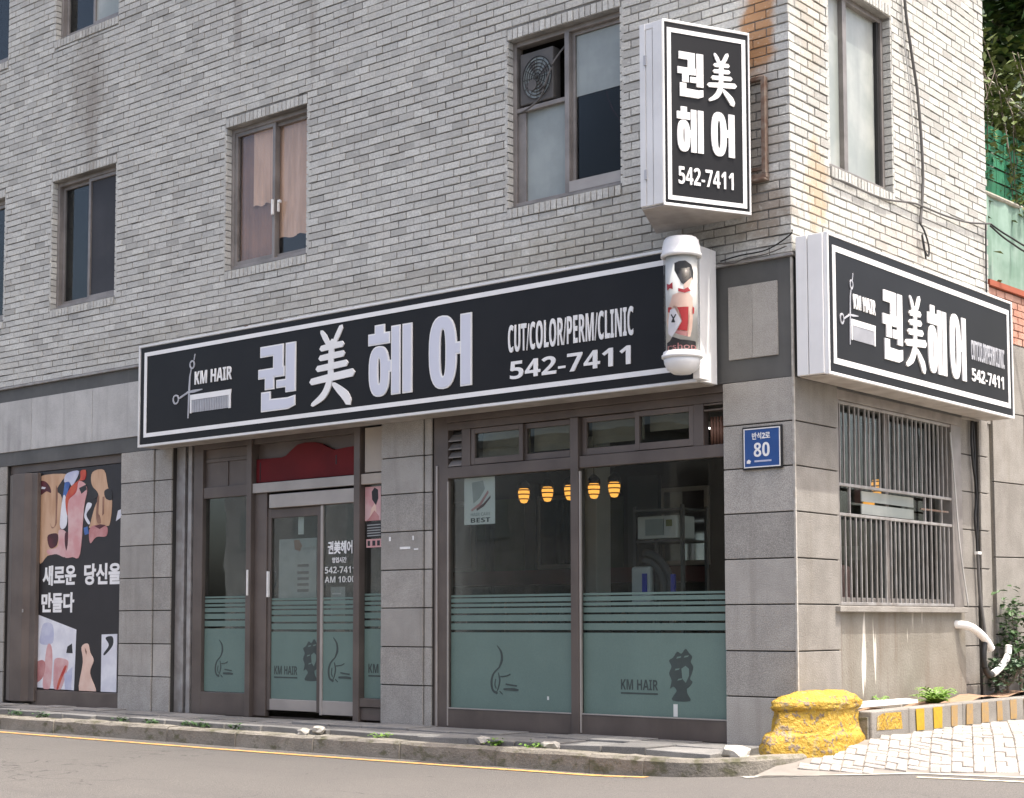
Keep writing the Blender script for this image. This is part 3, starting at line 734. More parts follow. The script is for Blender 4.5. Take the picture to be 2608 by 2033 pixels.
# leftmost column and the floor above
two_sash(FRONT, *FWIN[0]); 
for q in FWIN2[2:]: two_sash(FRONT, *q)
two_sash(FRONT, *FWIN2[0]); two_sash(SIDE, *SWIN2[0], 'frost_pale', 'frost_pale', 0.36)
w0 = two_sash(FRONT, *FWIN2[1], 'glass_window', 'frost_pale', 0.52)
w1 = two_sash(FRONT, *FWIN[1], 'glass_window', 'insect_screen', 0.5, 'bronze sliding window with a dark insect screen in its right half')
a, b, c, e = FWIN[1]
MB(FRONT).box(a+0.3, a+0.62, -RV-0.36, -RV-0.35, c+0.62, e-0.1).build('reflection_sheet', 'paper_grey', w1)  # grey sheet stands in for the building reflected in this sash
# window with tan and brown sheets that mimic a reflected house
w2 = window(FRONT, *FWIN[2], 'sliding window with tan sheets behind the glass in place of a reflection'); a, b, c, e = FWIN[2]; mm = (a+b)/2+0.03; w = 0.045
sash(FRONT, w2, a+w, mm+0.02, c+w, e-w, -RV+0.005, pane='glass_clear'); sash(FRONT, w2, mm-0.02, b-w, c+w, e-w, -RV-0.03, pane='glass_clear')
for (s0, s1, z0, z1, dd, m_) in ((a+0.27, mm+0.0, c+0.66, e-0.04, -RV-0.045, 'reflection_sheet'), (mm-0.02, b-0.03, c+0.27, e-0.04, -RV-0.075, 'reflection_sheet'), (a+0.05, mm, c+0.04, e-0.04, -RV-0.06, 'reflection_brown')):
    cu = MB(FRONT); n = 48
    for i in range(n+1):
        s = s0+(s1-s0)*i/n; wv = 0.006*math.sin(i*0.55)+0.003*math.sin(i*1.7)
        for z in (z1, z0+0.012*math.sin(i*0.3)): cu.v.append(FRONT(s, dd+wv, z))
    for i in range(n): cu.f.append((2*i, 2*i+2, 2*i+3, 2*i+1)); cu.t.append(0)
    cu.build('reflection_sheet', m_, w2, smooth=True)
h = MB(FRONT); h.box(mm-0.012, mm+0.012, -RV+0.02, -RV+0.045, c+0.50, c+0.66); h.box(mm+0.045, mm+0.085, -RV-0.015, -RV+0.012, c+0.62, c+0.65); h.box(mm+0.045, mm+0.06, -RV-0.015, -RV+0.012, c+0.53, c+0.63)
h.build('handle', 'pvc_white', w2, bevel=0.004)
# window with the fan unit
w3 = window(FRONT, *FWIN[3], 'sliding window with frosted lower panes and a boarded fan opening'); a, b, c, e = FWIN[3]; mm = a+0.62
f = MB(FRONT); f.box(mm-0.025, mm+0.025, -RV-0.05, -RV+0.04, c+w, e-w); f.box(a+w, mm-0.025, -RV-0.05, -RV+0.03, c+0.865, c+0.905)
f.box(a+w, a+w+0.09, -RV-0.05, -RV+0.01, c+w, c+0.865); f.build('mullion', 'window_frame', w3, bevel=0.004)
MB(FRONT).box(a+w+0.09, mm-0.025, -RV-0.02, -RV-0.012, c+w, c+0.865).build('pane', 'frost_green', w3)
sash(FRONT, w3, mm+0.025, b-w, c+w, e-w, -RV-0.02, 0.032)
MB(FRONT).box(mm+0.06, b-w-0.03, -RV-0.03, -RV-0.026, e-0.62, e-0.08).build('window_film', 'frost_green', w3)
MB(FRONT).box(mm+0.03, b-0.05, -RV+0.03, -RV+0.05, c+0.04, c+0.135).build('rail', 'aluminium_light', w3)
cb_ = MB(FRONT); cb_.tube(smooth_line([(mm+0.34, -RV-0.08, e-0.62), (mm+0.40, -RV-0.08, e-0.78), (mm+0.5, -RV-0.08, e-0.92)], 5), 0.006); cb_.build('cord', 'ink_maroon', w3)
# side window
w4 = window(SIDE, *SWIN[0], 'tall frosted window in the sunlit side wall'); a, b, c, e = SWIN[0]; mm = a+0.42
f = MB(SIDE); f.box(mm-0.03, mm+0.035, -RV-0.05, -RV+0.03, c+w, e-w); f.build('mullion', 'window_frame', w4)
MB(SIDE).box(a+w, mm-0.03, -RV-0.02, -RV-0.012, c+w, e-w).build('pane', 'frost_pale', w4)
MB(SIDE).box(mm+0.035, b-w, -RV-0.022, -RV-0.014, c+w, e-w).build('pane', 'frost_pale', w4)
MB(SIDE).box(b-w-0.05, b-w-0.015, -RV-0.012, -RV+0.02, c+w, e-w).build('gasket', 'black_plastic', w4)

# ---- fascia band under the brick
FZ = 2.80
MB(FRONT).box(XL, -0.004, -0.2, -0.006, FZ, 3.725).build('fascia', 'fascia_dark', bld)
fs = MB(SIDE).box(0.01, 3.05, -0.2, -0.008, FZ-0.02, 3.725).build('fascia', 'fascia_dark', bld)
cop = MB(FRONT); cop.box(XL, 0.02, -0.2, 0.028, 3.727, 3.752); cop.build('coping', 'galvanised', bld, bevel=0.004)
x = XL
fas = bld
while x < -7.0:
    MB(FRONT).box(x+0.004, x+1.2, -0.01, 0.008, 2.965, 3.572).build('fascia_slab', 'granite_light', bld, bevel=0.003); x += 1.204
for s0, s1 in ((-0.57, -0.352), (-0.350, -0.13)):
    MB(FRONT).box(s0, s1, -0.01, 0.010, 2.975, 3.555).build('fascia_slab', 'granite', bld, bevel=0.003)
# ---- granite piers
JZ = [-0.06, 0.348, 0.701, 1.056, 1.410, 1.762, 2.115, 2.456, 2.80]
def pier(mp, s0, s1, d, m='granite', core=True, back=0.35, zt=None, lab=None):
    p = MB(mp).box(s0+0.004, s1-0.004, d-back, d-0.014, -0.3, 2.80-0.001).build('pier', 'joint_dark', bld)
    rn = random.Random(s0)
    for i, (a, b) in enumerate(zip(JZ, JZ[1:])):
        g = 0.006 if i % 2 else 0.004
        o = MB(mp).box(s0, s1, d-0.02, d+rn.uniform(-.002, .002), a+g, b-g).build('stone_slab', m, p, bevel=0.004)
    return p
pier(FRONT, XL, -11.3, 0.0); pier(FRONT, -11.29, -10.70, 0.0)
pier(FRONT, -8.44, -7.865, 0.0); pier(FRONT, -7.863, -7.575, -0.02, back=0.3)
pier(FRONT, -4.41, -3.875, 0.0); pier(FRONT, -3.873, -3.785, -0.02, back=0.3)
cp = pier(FRONT, -0.635, -0.014, 0.0, back=0.012+0.02)
MB().box(-0.63, -0.03, 0.03, 0.66, -0.3, 2.79).build('pier', 'joint_dark', bld)
pier(SIDE, 0.014, 0.685, 0.0, 'granite_sun_toned', back=0.03)
bead = MB()
bead.plan([(-0.013, -0.004), (0.004, -0.004), (0.004, 0.014), (-0.013, 0.014)], -0.06, 3.72); bead.build('corner_joint', 'joint_lime', bld)
# chips of old adhesive on the slabs
ch = MB(FRONT)
for (s, z, w_, h_) in ((-4.16, 1.60, 0.13, 0.022), (-4.3, 1.68, 0.02, 0.04), (-4.0, 1.68, 0.015, 0.04), (-3.98, 1.59, 0.05, 0.012)):
    ch.box(s, s+w_, 0.001, 0.005, z, z+h_)
ch.build('adhesive_marks', 'sign_white', bld)
# ---- poster bay on the left
bay = MB(FRONT); bay.box(-10.69, -8.445, -0.12, -0.05, 2.70, 2.80); bay.box(-10.10, -8.445, -0.12, -0.01, -0.05, 0.155); bay.box(-10.69, -8.445, -0.16, -0.121, -0.05, 2.8)
bay.build('poster_bay_frame', 'aluminium_bronze', bld, bevel=0.004)
dl = MB(FRONT)
dl.plan([(-10.62, 0.04), (-10.62, 0.0), (-10.44, -0.075), (-10.2, -0.075), (-10.13, -0.02), (-10.02, -0.02), (-10.02, 0.03)], 0.02, 2.68)
door_leaf = dl.build('door_leaf', 'aluminium_bronze', bld, bevel=0.005); door_leaf['label'] = 'folded brown metal door leaf beside the poster'
hg = MB(FRONT); hg.box(-10.19, -10.17, 0.076, 0.083, 1.05, 1.09); hg.build('lock', 'galvanised', door_leaf)

# ---- entrance bay
D0, D1 = -0.13, -0.05
def bars(lst, name, m, parent, mp=FRONT, bev=0.004):
    b = MB(mp)
    for q in lst: b.box(*q)
    return b.build(name, m, parent, bevel=bev)
ent = bars([(-7.24, -7.09, D0, D1, -0.02, 2.8), (-6.36, -6.285, D0, D1+0.03, -0.02, 2.8), (-4.80, -4.72, D0, D1+0.03, -0.02, 2.8), (-7.09, -6.36, D0, D1, 2.74, 2.8), (-7.09, -6.36, D0, D1, -0.02, 0.21),
            (-6.285, -4.80, D0, D1, 2.74, 2.8), (-4.72, -4.412, D0, D1, 0.005, 0.125), (-4.72, -4.412, D0, D1+0.02, 0.13, 0.21)], 'entrance_frame', 'aluminium_bronze', bld)
gd = bars([(-7.57, -7.44, -0.16, -0.08, -0.02, 2.8), (-7.44, -7.40, -0.16, -0.06, -0.02, 2.8), (-7.33, -7.27, -0.16, -0.045, -0.02, 2.8)], 'shutter_guide', 'galvanised', ent)
bars([(-7.40, -7.33, -0.2, -0.15, -0.02, 2.8), (-7.27, -7.24, -0.2, -0.12, -0.02, 2.8)], 'shadow_gap', 'black_plastic', ent)
bars([(-7.09, -6.36, D0, D1-0.01, 2.225, 2.34), (-7.09, -6.36, D0, D1-0.03, 2.60, 2.64), (-6.75, -6.72, D0, D1-0.03, 2.34, 2.6)], 'transom', 'aluminium_bronze', ent)
bars([(-7.09, -6.75, D0+0.03, D1-0.04, 2.34, 2.60), (-6.72, -6.36, D0+0.03, D1-0.04, 2.34, 2.6), (-7.09, -6.36, D0+0.03, D1-0.04, 2.64, 2.74)], 'transom_panel', 'aluminium_bronze', ent)
MB(FRONT).box(-7.09, -6.36, -0.10, -0.094, 0.21, 2.225).build('pane', 'glass_shop', ent)
MB(FRONT).box(-4.72, -4.412, -0.10, -0.094, 0.21, 2.235).build('pane', 'glass_shop', ent)
MB(FRONT).box(-4.72, -4.412, -0.11, -0.04, 2.237, 2.337).build('transom', 'cream_panel', ent, bevel=0.003)
MB(FRONT).box(-4.685, -4.412, -0.11, -0.055, 2.352, 2.78).build('cream_panel', 'cream_panel', ent, bevel=0.003)
MB(FRONT).box(-6.283, -4.802, -0.115, -0.035, 2.237, 2.335).build('door_header', 'aluminium_light', ent, bevel=0.004)
MB(FRONT).box(-6.283, -4.802, -0.14, -0.118, 2.335, 2.742).build('transom_panel', 'aluminium_bronze', ent)
red = MB(FRONT).prism([(-6.272, 2.345), (-4.815, 2.345), (-4.815, 2.625), (-5.0, 2.615), (-5.127, 2.605), (-5.2, 2.63), (-5.30, 2.675), (-5.40, 2.70), (-5.55, 2.708), (-5.66, 2.695), (-5.75, 2.645), (-5.83, 2.595), (-5.90, 2.582), (-6.272, 2.588)], -0.116, -0.075).build('valance_board', 'red_board', ent, bevel=0.004)
gl = MB(FRONT); gl.box(-6.215, -6.205, -0.076, -0.072, 2.36, 2.55); gl.box(-5.105, -5.092, -0.076, -0.072, 2.46, 2.55); gl.build('groove', 'poster_black', red)
dr = bars([(-6.283, -6.10, -0.13, -0.07, -0.01, 2.235), (-6.035, -4.81, -0.13, -0.055, 2.07, 2.215)], 'sliding_door', 'aluminium_bronze', bld); dr['label'] = 'bronze framed sliding glass entrance door'
MB(FRONT).box(-6.033, -4.81, -0.05499, -0.040, 2.075, 2.21).build('door_operator', 'aluminium_light', dr, bevel=0.004)
lf = bars([(-6.098, -6.05, -0.125, -0.085, 0.05, 2.068), (-5.36, -5.31, -0.125, -0.075, 0.05, 2.068), (-6.05, -5.36, -0.125, -0.085, 1.975, 2.068)], 'door_leaf', 'aluminium_bronze', dr)
bars([(-6.05, -5.36, -0.12, -0.083, 0.055, 0.165)], 'kick_rail', 'aluminium_light', lf)
MB(FRONT).box(-6.05, -5.36, -0.108, -0.102, 0.165, 1.975).build('pane', 'glass_shop', lf)
lf2 = bars([(-5.295, -5.262, -0.085, -0.055, 0.03, 2.068), (-5.262, -4.80, -0.085, -0.06, 0.035, 0.17)], 'door_leaf', 'aluminium_light', dr)
MB(FRONT).box(-5.262, -4.802, -0.076, -0.070, 0.17, 2.068).build('pane', 'glass_shop', lf2)
for s, z in ((-6.33, 1.20), (-6.075, 1.18)):
    MB(FRONT).box(s, s+0.02, D1-0.03 if s > -6.2 else D1+0.03, -0.004 if s < -6.2 else -0.05, z, z+0.26).build('pull_handle', 'pvc_white', dr, bevel=0.004)

# ---- shop window bay
D0, D1 = -0.12, -0.04
sw = bars([(-3.775, -3.60, D0, D1, -0.02, 2.8), (-2.178, -2.095, D0, D1+0.02, -0.02, 2.66), (-3.60, -2.178, D0, D1+0.004, 2.227, 2.328), (-2.095, -0.645, D0, D1+0.004, 2.227, 2.328),
           (-3.60, -0.645, D0, D1, 2.665, 2.735), (-3.60, -0.645, D0, D1+0.02, 2.735, 2.8), (-3.60, -2.178, D0, D1, -0.02, 0.15), (-2.095, -0.645, D0, D1, -0.02, 0.15), (-0.94, -0.845, D0, D1, 2.328, 2.665)], 'shop_window', 'aluminium_bronze', bld)
bars([(-3.74, -3.72, D1, D1+0.012, -0.01, 2.35), (-3.605, -3.592, D1-0.01, D1+0.006, 0.0, 2.2), (-2.093, -2.077, D1-0.01, D1+0.012, 0.0, 2.2), (-3.60, -2.18, D1, D1+0.006, 0.152, 0.163), (-2.09, -0.65, D1, D1+0.006, 0.152, 0.163)], 'glazing_bead', 'aluminium_light', sw, bev=0.002)
lv = bars([(-3.64, -3.435, D0, D0+0.01, 2.33, 2.66)], 'louvre', 'black_plastic', sw)
for k in range(4):
    z = 2.345+0.075*k; q = MB(FRONT); i = 0
    q.v = [FRONT(-3.635, -0.10, z+0.06), FRONT(-3.44, -0.10, z+0.06), FRONT(-3.44, -0.045, z), FRONT(-3.635, -0.045, z), FRONT(-3.635, -0.10, z+0.052), FRONT(-3.44, -0.10, z+0.052), FRONT(-3.44, -0.045, z-0.008), FRONT(-3.635, -0.045, z-0.008)]
    q.f = [(0, 1, 2, 3), (4, 5, 6, 7), (0, 1, 5, 4), (1, 2, 6, 5), (2, 3, 7, 6), (3, 0, 4, 7)]; q.t = [0]*6
    q.build('slat', 'window_frame', lv)
bars([(-3.435, -3.33, D0, D1, 2.328, 2.665)], 'mullion', 'aluminium_bronze', sw)
for s0, s1, dd in ((-3.325, -2.72, -0.06), (-2.745, -2.18, -0.09), (-2.09, -1.49, -0.09), (-1.52, -0.942, -0.06)):
    sash(FRONT, sw, s0, s1, 2.335, 2.66, dd, 0.045, 'aluminium_bronze', 'glass_shop')
for s0, s1, zb in ((-3.30, -2.75, 2.36), (-2.70, -2.20, 2.42), (-2.06, -1.52, 2.44), (-1.46, -0.97, 2.50)): MB(FRONT).box(s0, s1, -0.19, -0.18, zb, 2.66).build('blind', 'blind', sw)
bars([(-0.84, -0.65, D0, D1, 2.60, 2.615), (-0.84, -0.65, D0, D1, 2.645, 2.66)], 'mullion', 'aluminium_bronze', sw)
rg = MB(FRONT)
for i in range(6): rg.tube([(-0.82+0.03*i, -0.13, 2.34), (-0.81+0.03*i, -0.115, 2.45), (-0.825+0.03*i, -0.13, 2.56)], [0.012, 0.016, 0.01], 6)
rg.build('rag_bundle', 'ink_brown', sw, smooth=True)
pl = MB(FRONT).box(-3.60, -2.178, -0.085, -0.079, 0.15, 2.227).build('pane', 'glass_shop', sw)
pr = MB(FRONT).box(-2.095, -0.645, -0.085, -0.079, 0.15, 2.227).build('pane', 'glass_shop', sw)
# frosted film with clear lines, and its printed marks
def film(s0, s1, z0, d, off, parent):
    f = MB(FRONT)
    G = [(0.835, 0.858), (0.915, 0.934), (0.988, 1.005), (1.048, 1.063), (1.088, 1.103), (1.138, 1.150)]
    zs = [z0]; 
    for a, b in G: zs += [a+off, b+off]
    zs.append(1.168+off)
    for k in range(0, len(zs)-1, 2): f.quad([(s0, d, zs[k]), (s1, d, zs[k]), (s1, d, zs[k+1]), (s0, d, zs[k+1])])
    return f.build('frosted_film', 'film', parent)
def swan(s, z, k, d, parent):
    m = MB(FRONT)
    P = lambda x, y: (s+x*k, z+y*k)
    m_l = [([(-0.02, 0.40), (0.04, 0.33), (0.05, 0.24), (0.01, 0.16)], [0.008, 0.028, 0.034, 0.018]), ([(0.01, 0.16), (-0.07, 0.09), (-0.10, 0.0), (-0.08, -0.09), (-0.02, -0.12)], [0.016, 0.022, 0.03, 0.026, 0.03]),
           ([(0.0, 0.10), (0.02, 0.02), (0.0, -0.06), (-0.02, -0.10)], [0.012, 0.02, 0.016, 0.01]), ([(-0.04, 0.03), (-0.05, -0.03), (-0.03, -0.07)], 0.012), ([(0.03, 0.06), (0.12, 0.07), (0.17, 0.09)], 0.012),
           ([(0.11, -0.02), (0.20, -0.03), (0.26, -0.035)], 0.016), ([(0.08, -0.075), (0.2, -0.075), (0.28, -0.08)], [0.02, 0.03, 0.024]), ([(0.02, -0.1), (0.06, -0.13)], 0.01)]
    for i, (pt, w) in enumerate(m_l):
        pts = [P(*q) for q in pt]; sm = smooth_line([(*q, 0) for q in pts], 4); ww = w
        if isinstance(w, list):
            ww = []
            for j in range(len(w)-1): ww += [w[j]+(w[j+1]-w[j])*q/4 for q in range(4)]
            ww.append(w[-1]); ww = [q*k for q in ww]
        else: ww = w*k
        ribbon(m, [(q[0], q[1]) for q in sm], ww, d, d+0.0006+0.0003*i)
    return m.build('scissors_mark', 'film_print', parent)
def head(s, z, k, d, parent):
    pts = [(-0.05, 0.27), (0.0, 0.25), (0.05, 0.30), (0.09, 0.26), (0.13, 0.22), (0.11, 0.17), (0.14, 0.12), (0.12, 0.05), (0.10, 0.0), (0.13, -0.03), (0.09, -0.08), (0.06, -0.10), (0.07, -0.15), (0.10, -0.22), (-0.11, -0.22), (-0.09, -0.16), (-0.06, -0.12), (-0.10, -0.08), (-0.14, -0.10), (-0.12, -0.02), (-0.15, 0.05), (-0.12, 0.12), (-0.15, 0.18), (-0.10, 0.21)]
    pts = [(q[0], q[1]) for q in smooth_line([(*q, 0) for q in pts+pts[:3]], 3)[3:3*(len(pts)+1)]]
    o = MB(FRONT).prism([(s+x*k, z+y*k) for x, y in pts], d, d+0.0008).build('head_mark', 'film_print', parent)
    sk = MB(FRONT)
    sk.prism([(s+x*k, z+y*k) for x, y in [(0.0, 0.10), (0.05, 0.13), (0.09, 0.10), (0.09, 0.03), (0.05, -0.04), (0.01, 0.0)]], d+0.001, d+0.0016)
    for q in ((-0.06, 0.20), (0.03, 0.21), (-0.08, 0.08), (-0.05, -0.02)): sk.prism([(s+(q[0]+a)*k, z+(q[1]+b)*k) for a, b in ((0, 0), (0.05, 0.01), (0.06, 0.025), (0.01, 0.018))], d+0.001, d+0.0016)
    sk.build('head_detail', 'film', parent)
def kmhair(s0, s1, z, h, d, parent):
    text('KM HAIR', s0, s1, z, z+h, d, d+0.0008, FRONT, 'film_print', parent, 'lettering', 0.0)
    MB(FRONT).box(s0, s1, d, d+0.0008, z-0.035, z-0.022).build('underline', 'film_print', parent)
DF = -0.0770
film(-3.592, -2.184, 0.152, DF, 0.0, pl); film(-2.088, -0.65, 0.152, DF, 0.0, pr)
swan(-3.03, 0.40, 0.80, DF+0.001, pl); kmhair(-1.70, -1.33, 0.37, 0.085, DF+0.001, pr); head(-1.10, 0.47, 0.80, DF+0.001, pr)
film(-7.085, -6.365, 0.215, -0.092, 0.03, ent); swan(-6.83, 0.46, 0.72, -0.091, ent)
film(-6.048, -5.362, 0.168, -0.1005, 0.0, lf); kmhair(-6.0, -5.66, 0.41, 0.085, -0.0995, lf); head(-5.46, 0.53, 0.78, -0.0995, lf)
film(-5.26, -4.806, 0.172, -0.0685, 0.0, lf2); swan(-5.10, 0.46, 0.80, -0.0675, lf2)
film(-4.715, -4.414, 0.212, -0.092, 0.03, ent); text('KM H', -4.66, -4.43, 0.45, 0.535, -0.091, -0.0902, FRONT, 'film_print', ent, 'lettering', 0.012); MB(FRONT).box(-4.66, -4.43, -0.091, -0.0902, 0.415, 0.428).build('underline', 'film_print', ent)
MB(FRONT).box(-1.18, -1.14, DF+0.001, DF+0.003, 0.165, 0.265).build('label_strip', 'paper', pr)
MB(FRONT).box(-2.48, -2.46, DF+0.001, DF+0.003, 0.26, 0.29).build('label_strip', 'paper', pl)
# vinyl lettering on the right door leaf
text('권美헤어', -5.20, -4.86, 1.585, 1.715, -0.0675, -0.066, FRONT, 'sign_white', lf2, 'vinyl_lettering', 0.03)
text('영업시간', -5.14, -4.94, 1.50, 1.555, -0.0675, -0.066, FRONT, 'sign_white', lf2, 'vinyl_lettering', 0.02)
text('542-7411', -5.24, -4.82, 1.40, 1.465, -0.0675, -0.066, FRONT, 'paper', lf2, 'vinyl_lettering', 0.02)
text('AM 10:00', -5.24, -4.82, 1.31, 1.37, -0.0675, -0.066, FRONT, 'paper', lf2, 'vinyl_lettering', 0.02)

# ---- side: barred window, sill, rendered wall, pilaster
brd = MB(SIDE)
brd.box(0.69, 3.05, -0.30, -0.02, -0.3, 1.0); brd.build('rendered_wall', 'concrete_render', bld)
MB(SIDE).box(0.60, 2.985, -0.25, 0.045, 1.0, 1.048).build('window_sill', 'granite_sun_toned', bld, bevel=0.006)
bw = bars([(0.69, 0.74, -0.2, -0.02, 1.05, 2.73), (2.86, 3.07, -0.2, -0.03, 1.05, 2.78), (0.69, 3.07, -0.2, -0.015, 2.70, 2.78), (0.74, 2.86, -0.18, -0.14, 1.05, 1.12), (1.77, 1.83, -0.18, -0.14, 1.12, 2.7)], 'barred_window', 'window_frame', bld, SIDE)
MB(SIDE).box(0.74, 1.77, -0.165, -0.16, 1.12, 2.70).build('pane', 'glass_shop', bw); MB(SIDE).box(1.83, 2.86, -0.165, -0.16, 1.12, 2.70).build('pane', 'glass_shop', bw)
for z in (1.068, 1.782, 2.022, 2.685):
    MB(SIDE).box(0.742, 2.858, -0.062, -0.036, z-0.012, z+0.012).build('rail', 'galvanised', bw, bevel=0.003)
def bar_mesh(z0, z1):
    b = MB(SIDE); b.box(-0.006, 0.006, -0.007, 0.007, z0, z1); return b.mesh('bar')
bm_hi, bm_lo = bar_mesh(2.034, 2.673), bar_mesh(1.08, 1.770)
nb = 24
for i in range(nb):
    y = 0.79+(2.80-0.79)*i/(nb-1)
    for me in (bm_hi, bm_lo):
        o = link('bar', me, 'galvanised', bw); o.location = (-0.049, y+random.uniform(-.004, .004), 0); o.rotation_euler = (random.uniform(-.004, .004), 0, 0)
for y in (0.95, 2.33, 2.45, 2.66): 
    MB(SIDE).box(y-0.008, y+0.008, -0.058, -0.04, 1.794, 2.010).build('bar', 'galvanised', bw)
MB(SIDE).box(2.25, 2.8, -0.058, -0.042, 1.895, 1.91).build('rail', 'rust', bw)
bo = MB(SIDE); bo.box(1.27, 2.23, -0.115, -0.105, 1.81, 1.895); bo.box(1.27, 2.23, -0.115, -0.105, 1.915, 2.0); bo.build('board', 'frost_pale', bw)
pf = pier(SIDE, 3.075, 3.42, -0.05, 'granite_sun_toned', back=0.2)
pier(SIDE, 3.43, 3.62, -0.01, 'granite_sun_toned', back=0.2)
MB(SIDE).box(3.62, 3.70, -0.2, -0.03, -0.3, ZB).build('pier', 'granite_sun_toned', bld)
MB(SIDE).box(3.05, 3.70, -0.2, -0.012, 2.78, ZB-0.03).build('fascia', 'granite_sun_toned', bld)
MB(SIDE).box(0.03, 3.64, -0.02, 0.012, ZB-0.035, ZB-0.008).build('coping', 'galvanised', bld)

# ---- the salon's room
MB().box(-7.56, -0.04, 0.13, 3.5, -0.06, -0.012).build('interior_floor', 'room_floor', bld)
MB().box(-7.56, -0.04, 0.21, 3.5, 2.86, 2.95).build('interior_ceiling', 'room_grey', bld)
rm = MB(); rm.box(-7.56, -0.04, 3.45, 3.55, 0, 2.86); rm.box(-7.58, -7.5, 0.15, 3.45, 0, 2.86); rm.build('interior_wall', 'room_dark', bld)
rm = MB(); rm.box(-0.31, -0.22, 3.06, 3.44, 0, 2.86); rm.build('interior_wall', 'room_dark', bld)
gp = MB()
for x0, x1, z0, z1 in ((-6.6, -6.1, 1.5, 2.3), (-5.95, -5.5, 1.5, 2.35), (-5.35, -4.8, 1.5, 2.35), (-4.5, -4.1, 1.4, 2.3)): gp.box(x0, x1, 3.43, 3.448, z0, z1)
gp.build('wall_panel', 'room_green', bld)
gp = MB()
for x0, x1 in ((-6.05, -5.97), (-5.45, -5.3), (-4.78, -4.4), (-4.0, -3.6)): gp.box(x0, x1, 3.38, 3.448, 0.0, 2.5)
gp.build('wall_panel', 'room_grey', bld)

# ================================================================== signs
# the four big characters, as outlines in a unit box: (solid pieces, ring loops)
KWON = ([[(.05,1),(.675,1),(.675,.66),(.705,.66),(.705,.505),(.43,.505),(.43,.33),(.18,.33),(.18,.505),(0,.505),(0,.655),(.40,.655),(.40,.835),(.05,.835)],
         [(.735,1),(1,1),(1,.255),(.735,.255),(.735,.335),(.49,.335),(.49,.46),(.735,.46)], [(.085,.302),(.335,.302),(.335,.185),(.80,.178),(.99,.20),(.99,.045),(.80,.0),(.40,.0),(.085,.0)]], [])
HE = ([[(.15,1),(.38,1),(.38,.885),(.50,.885),(.50,.722),(0,.722),(0,.885),(.15,.885)], [(.53,.955),(.735,.955),(.735,.005),(.53,.005)], [(.785,.955),(1,.955),(1,.005),(.785,.005)], [(.44,.49),(.541,.49),(.541,.325),(.44,.325)]],
      [[(.495,.349),(.491,.239),(.478,.165),(.456,.106),(.425,.06),(.385,.027),(.334,.007),(.259,.0),(.184,.007),(.133,.027),(.092,.061),(.06,.108),(.036,.167),(.021,.242),(.016,.354),(.02,.465),(.033,.54),(.056,.599),(.087,.646),(.128,.679),(.179,.698),(.254,.704),(.33,.696),(.38,.674),(.421,.64),(.452,.593),(.475,.534),(.49,.459)],[(.285,.355),(.285,.3),(.284,.263),(.282,.234),(.278,.211),(.274,.194),(.268,.184),(.26,.181),(.252,.184),(.246,.194),(.241,.211),(.238,.234),(.235,.264),(.233,.301),(.232,.356),(.232,.411),(.234,.448),(.236,.477),(.239,.501),(.244,.517),(.249,.527),(.258,.53),(.266,.527),(.272,.517),(.276,.5),(.28,.477),(.283,.447),(.284,.41)]])
EO = ([[(.74,.98),(1,.98),(1,.005),(.74,.005)], [(.59,.615),(.757,.615),(.757,.447),(.59,.447)]],
      [[(.659,.495),(.653,.339),(.635,.235),(.604,.151),(.561,.085),(.506,.038),(.437,.01),(.333,.0),(.23,.01),(.159,.039),(.103,.086),(.059,.153),(.027,.238),(.007,.344),(.0,.503),(.006,.662),(.025,.768),(.057,.853),(.1,.918),(.157,.965),(.227,.993),(.331,1.0),(.435,.988),(.504,.957),(.56,.909),(.603,.842),(.634,.757),(.653,.652)],[(.395,.49),(.394,.39),(.391,.323),(.385,.269),(.377,.228),(.366,.197),(.353,.179),(.334,.173),(.314,.179),(.301,.198),(.29,.228),(.282,.27),(.276,.324),(.272,.391),(.271,.491),(.272,.592),(.275,.659),(.281,.713),(.289,.755),(.299,.785),(.313,.803),(.332,.809),(.352,.802),(.365,.784),(.376,.753),(.384,.711),(.39,.657),(.394,.59)]])
MI = [([(.25, .98), (.33, .90), (.41, .80)], [.05, .085, .07]), ([(.70, 1.0), (.62, .90), (.53, .80)], [.075, .085, .06]), ([(.49, .82), (.475, .6), (.465, .36)], .10),
      ([(.25, .755), (.48, .77), (.73, .775)], [.075, .085, .08]), ([(.23, .63), (.48, .64), (.75, .65)], [.075, .085, .08]), ([(.17, .495), (.45, .505), (.82, .52)], [.08, .085, .085]),
      ([(.03, .335), (.45, .36), (.96, .385)], [.085, .10, .105]), ([(.455, .36), (.40, .23), (.28, .12), (.05, .03)], [.10, .11, .10, .05]), ([(.53, .27), (.66, .19), (.80, .10), (.88, .01)], [.05, .10, .13, .11])]
def glyph(g, s0, s1, z0, z1, d, mp, parent, rim, face=None, rw=0.013):
    P = lambda q: (s0+q[0]*(s1-s0), z0+q[1]*(z1-z0))
    m = MB(mp); f = MB(mp); k = 0
    for poly in g[0]:
        pts = [P(q) for q in poly]; m.prism(pts, d, d+0.010+0.0004*k); k += 1
        if face: f.prism(inset(pts, rw), d+0.004, d+0.0125)
    if g[1]:
        a, b = [P(q) for q in g[1][0]], [P(q) for q in g[1][1]]
        m.ring(a, b, d, d+0.010+0.0004*k)
        if face:
            ia = [tuple(Vector(p)+(Vector(q)-Vector(p)).normalized()*rw) for p, q in zip(a, b)]
            ib = [tuple(Vector(q)+(Vector(p)-Vector(q)).normalized()*rw) for p, q in zip(a, b)]
            f.ring(ia, ib, d+0.004, d+0.0131)
    o = m.build('character', rim, parent)
    if face: f.build('character_face', face, o)
    return o
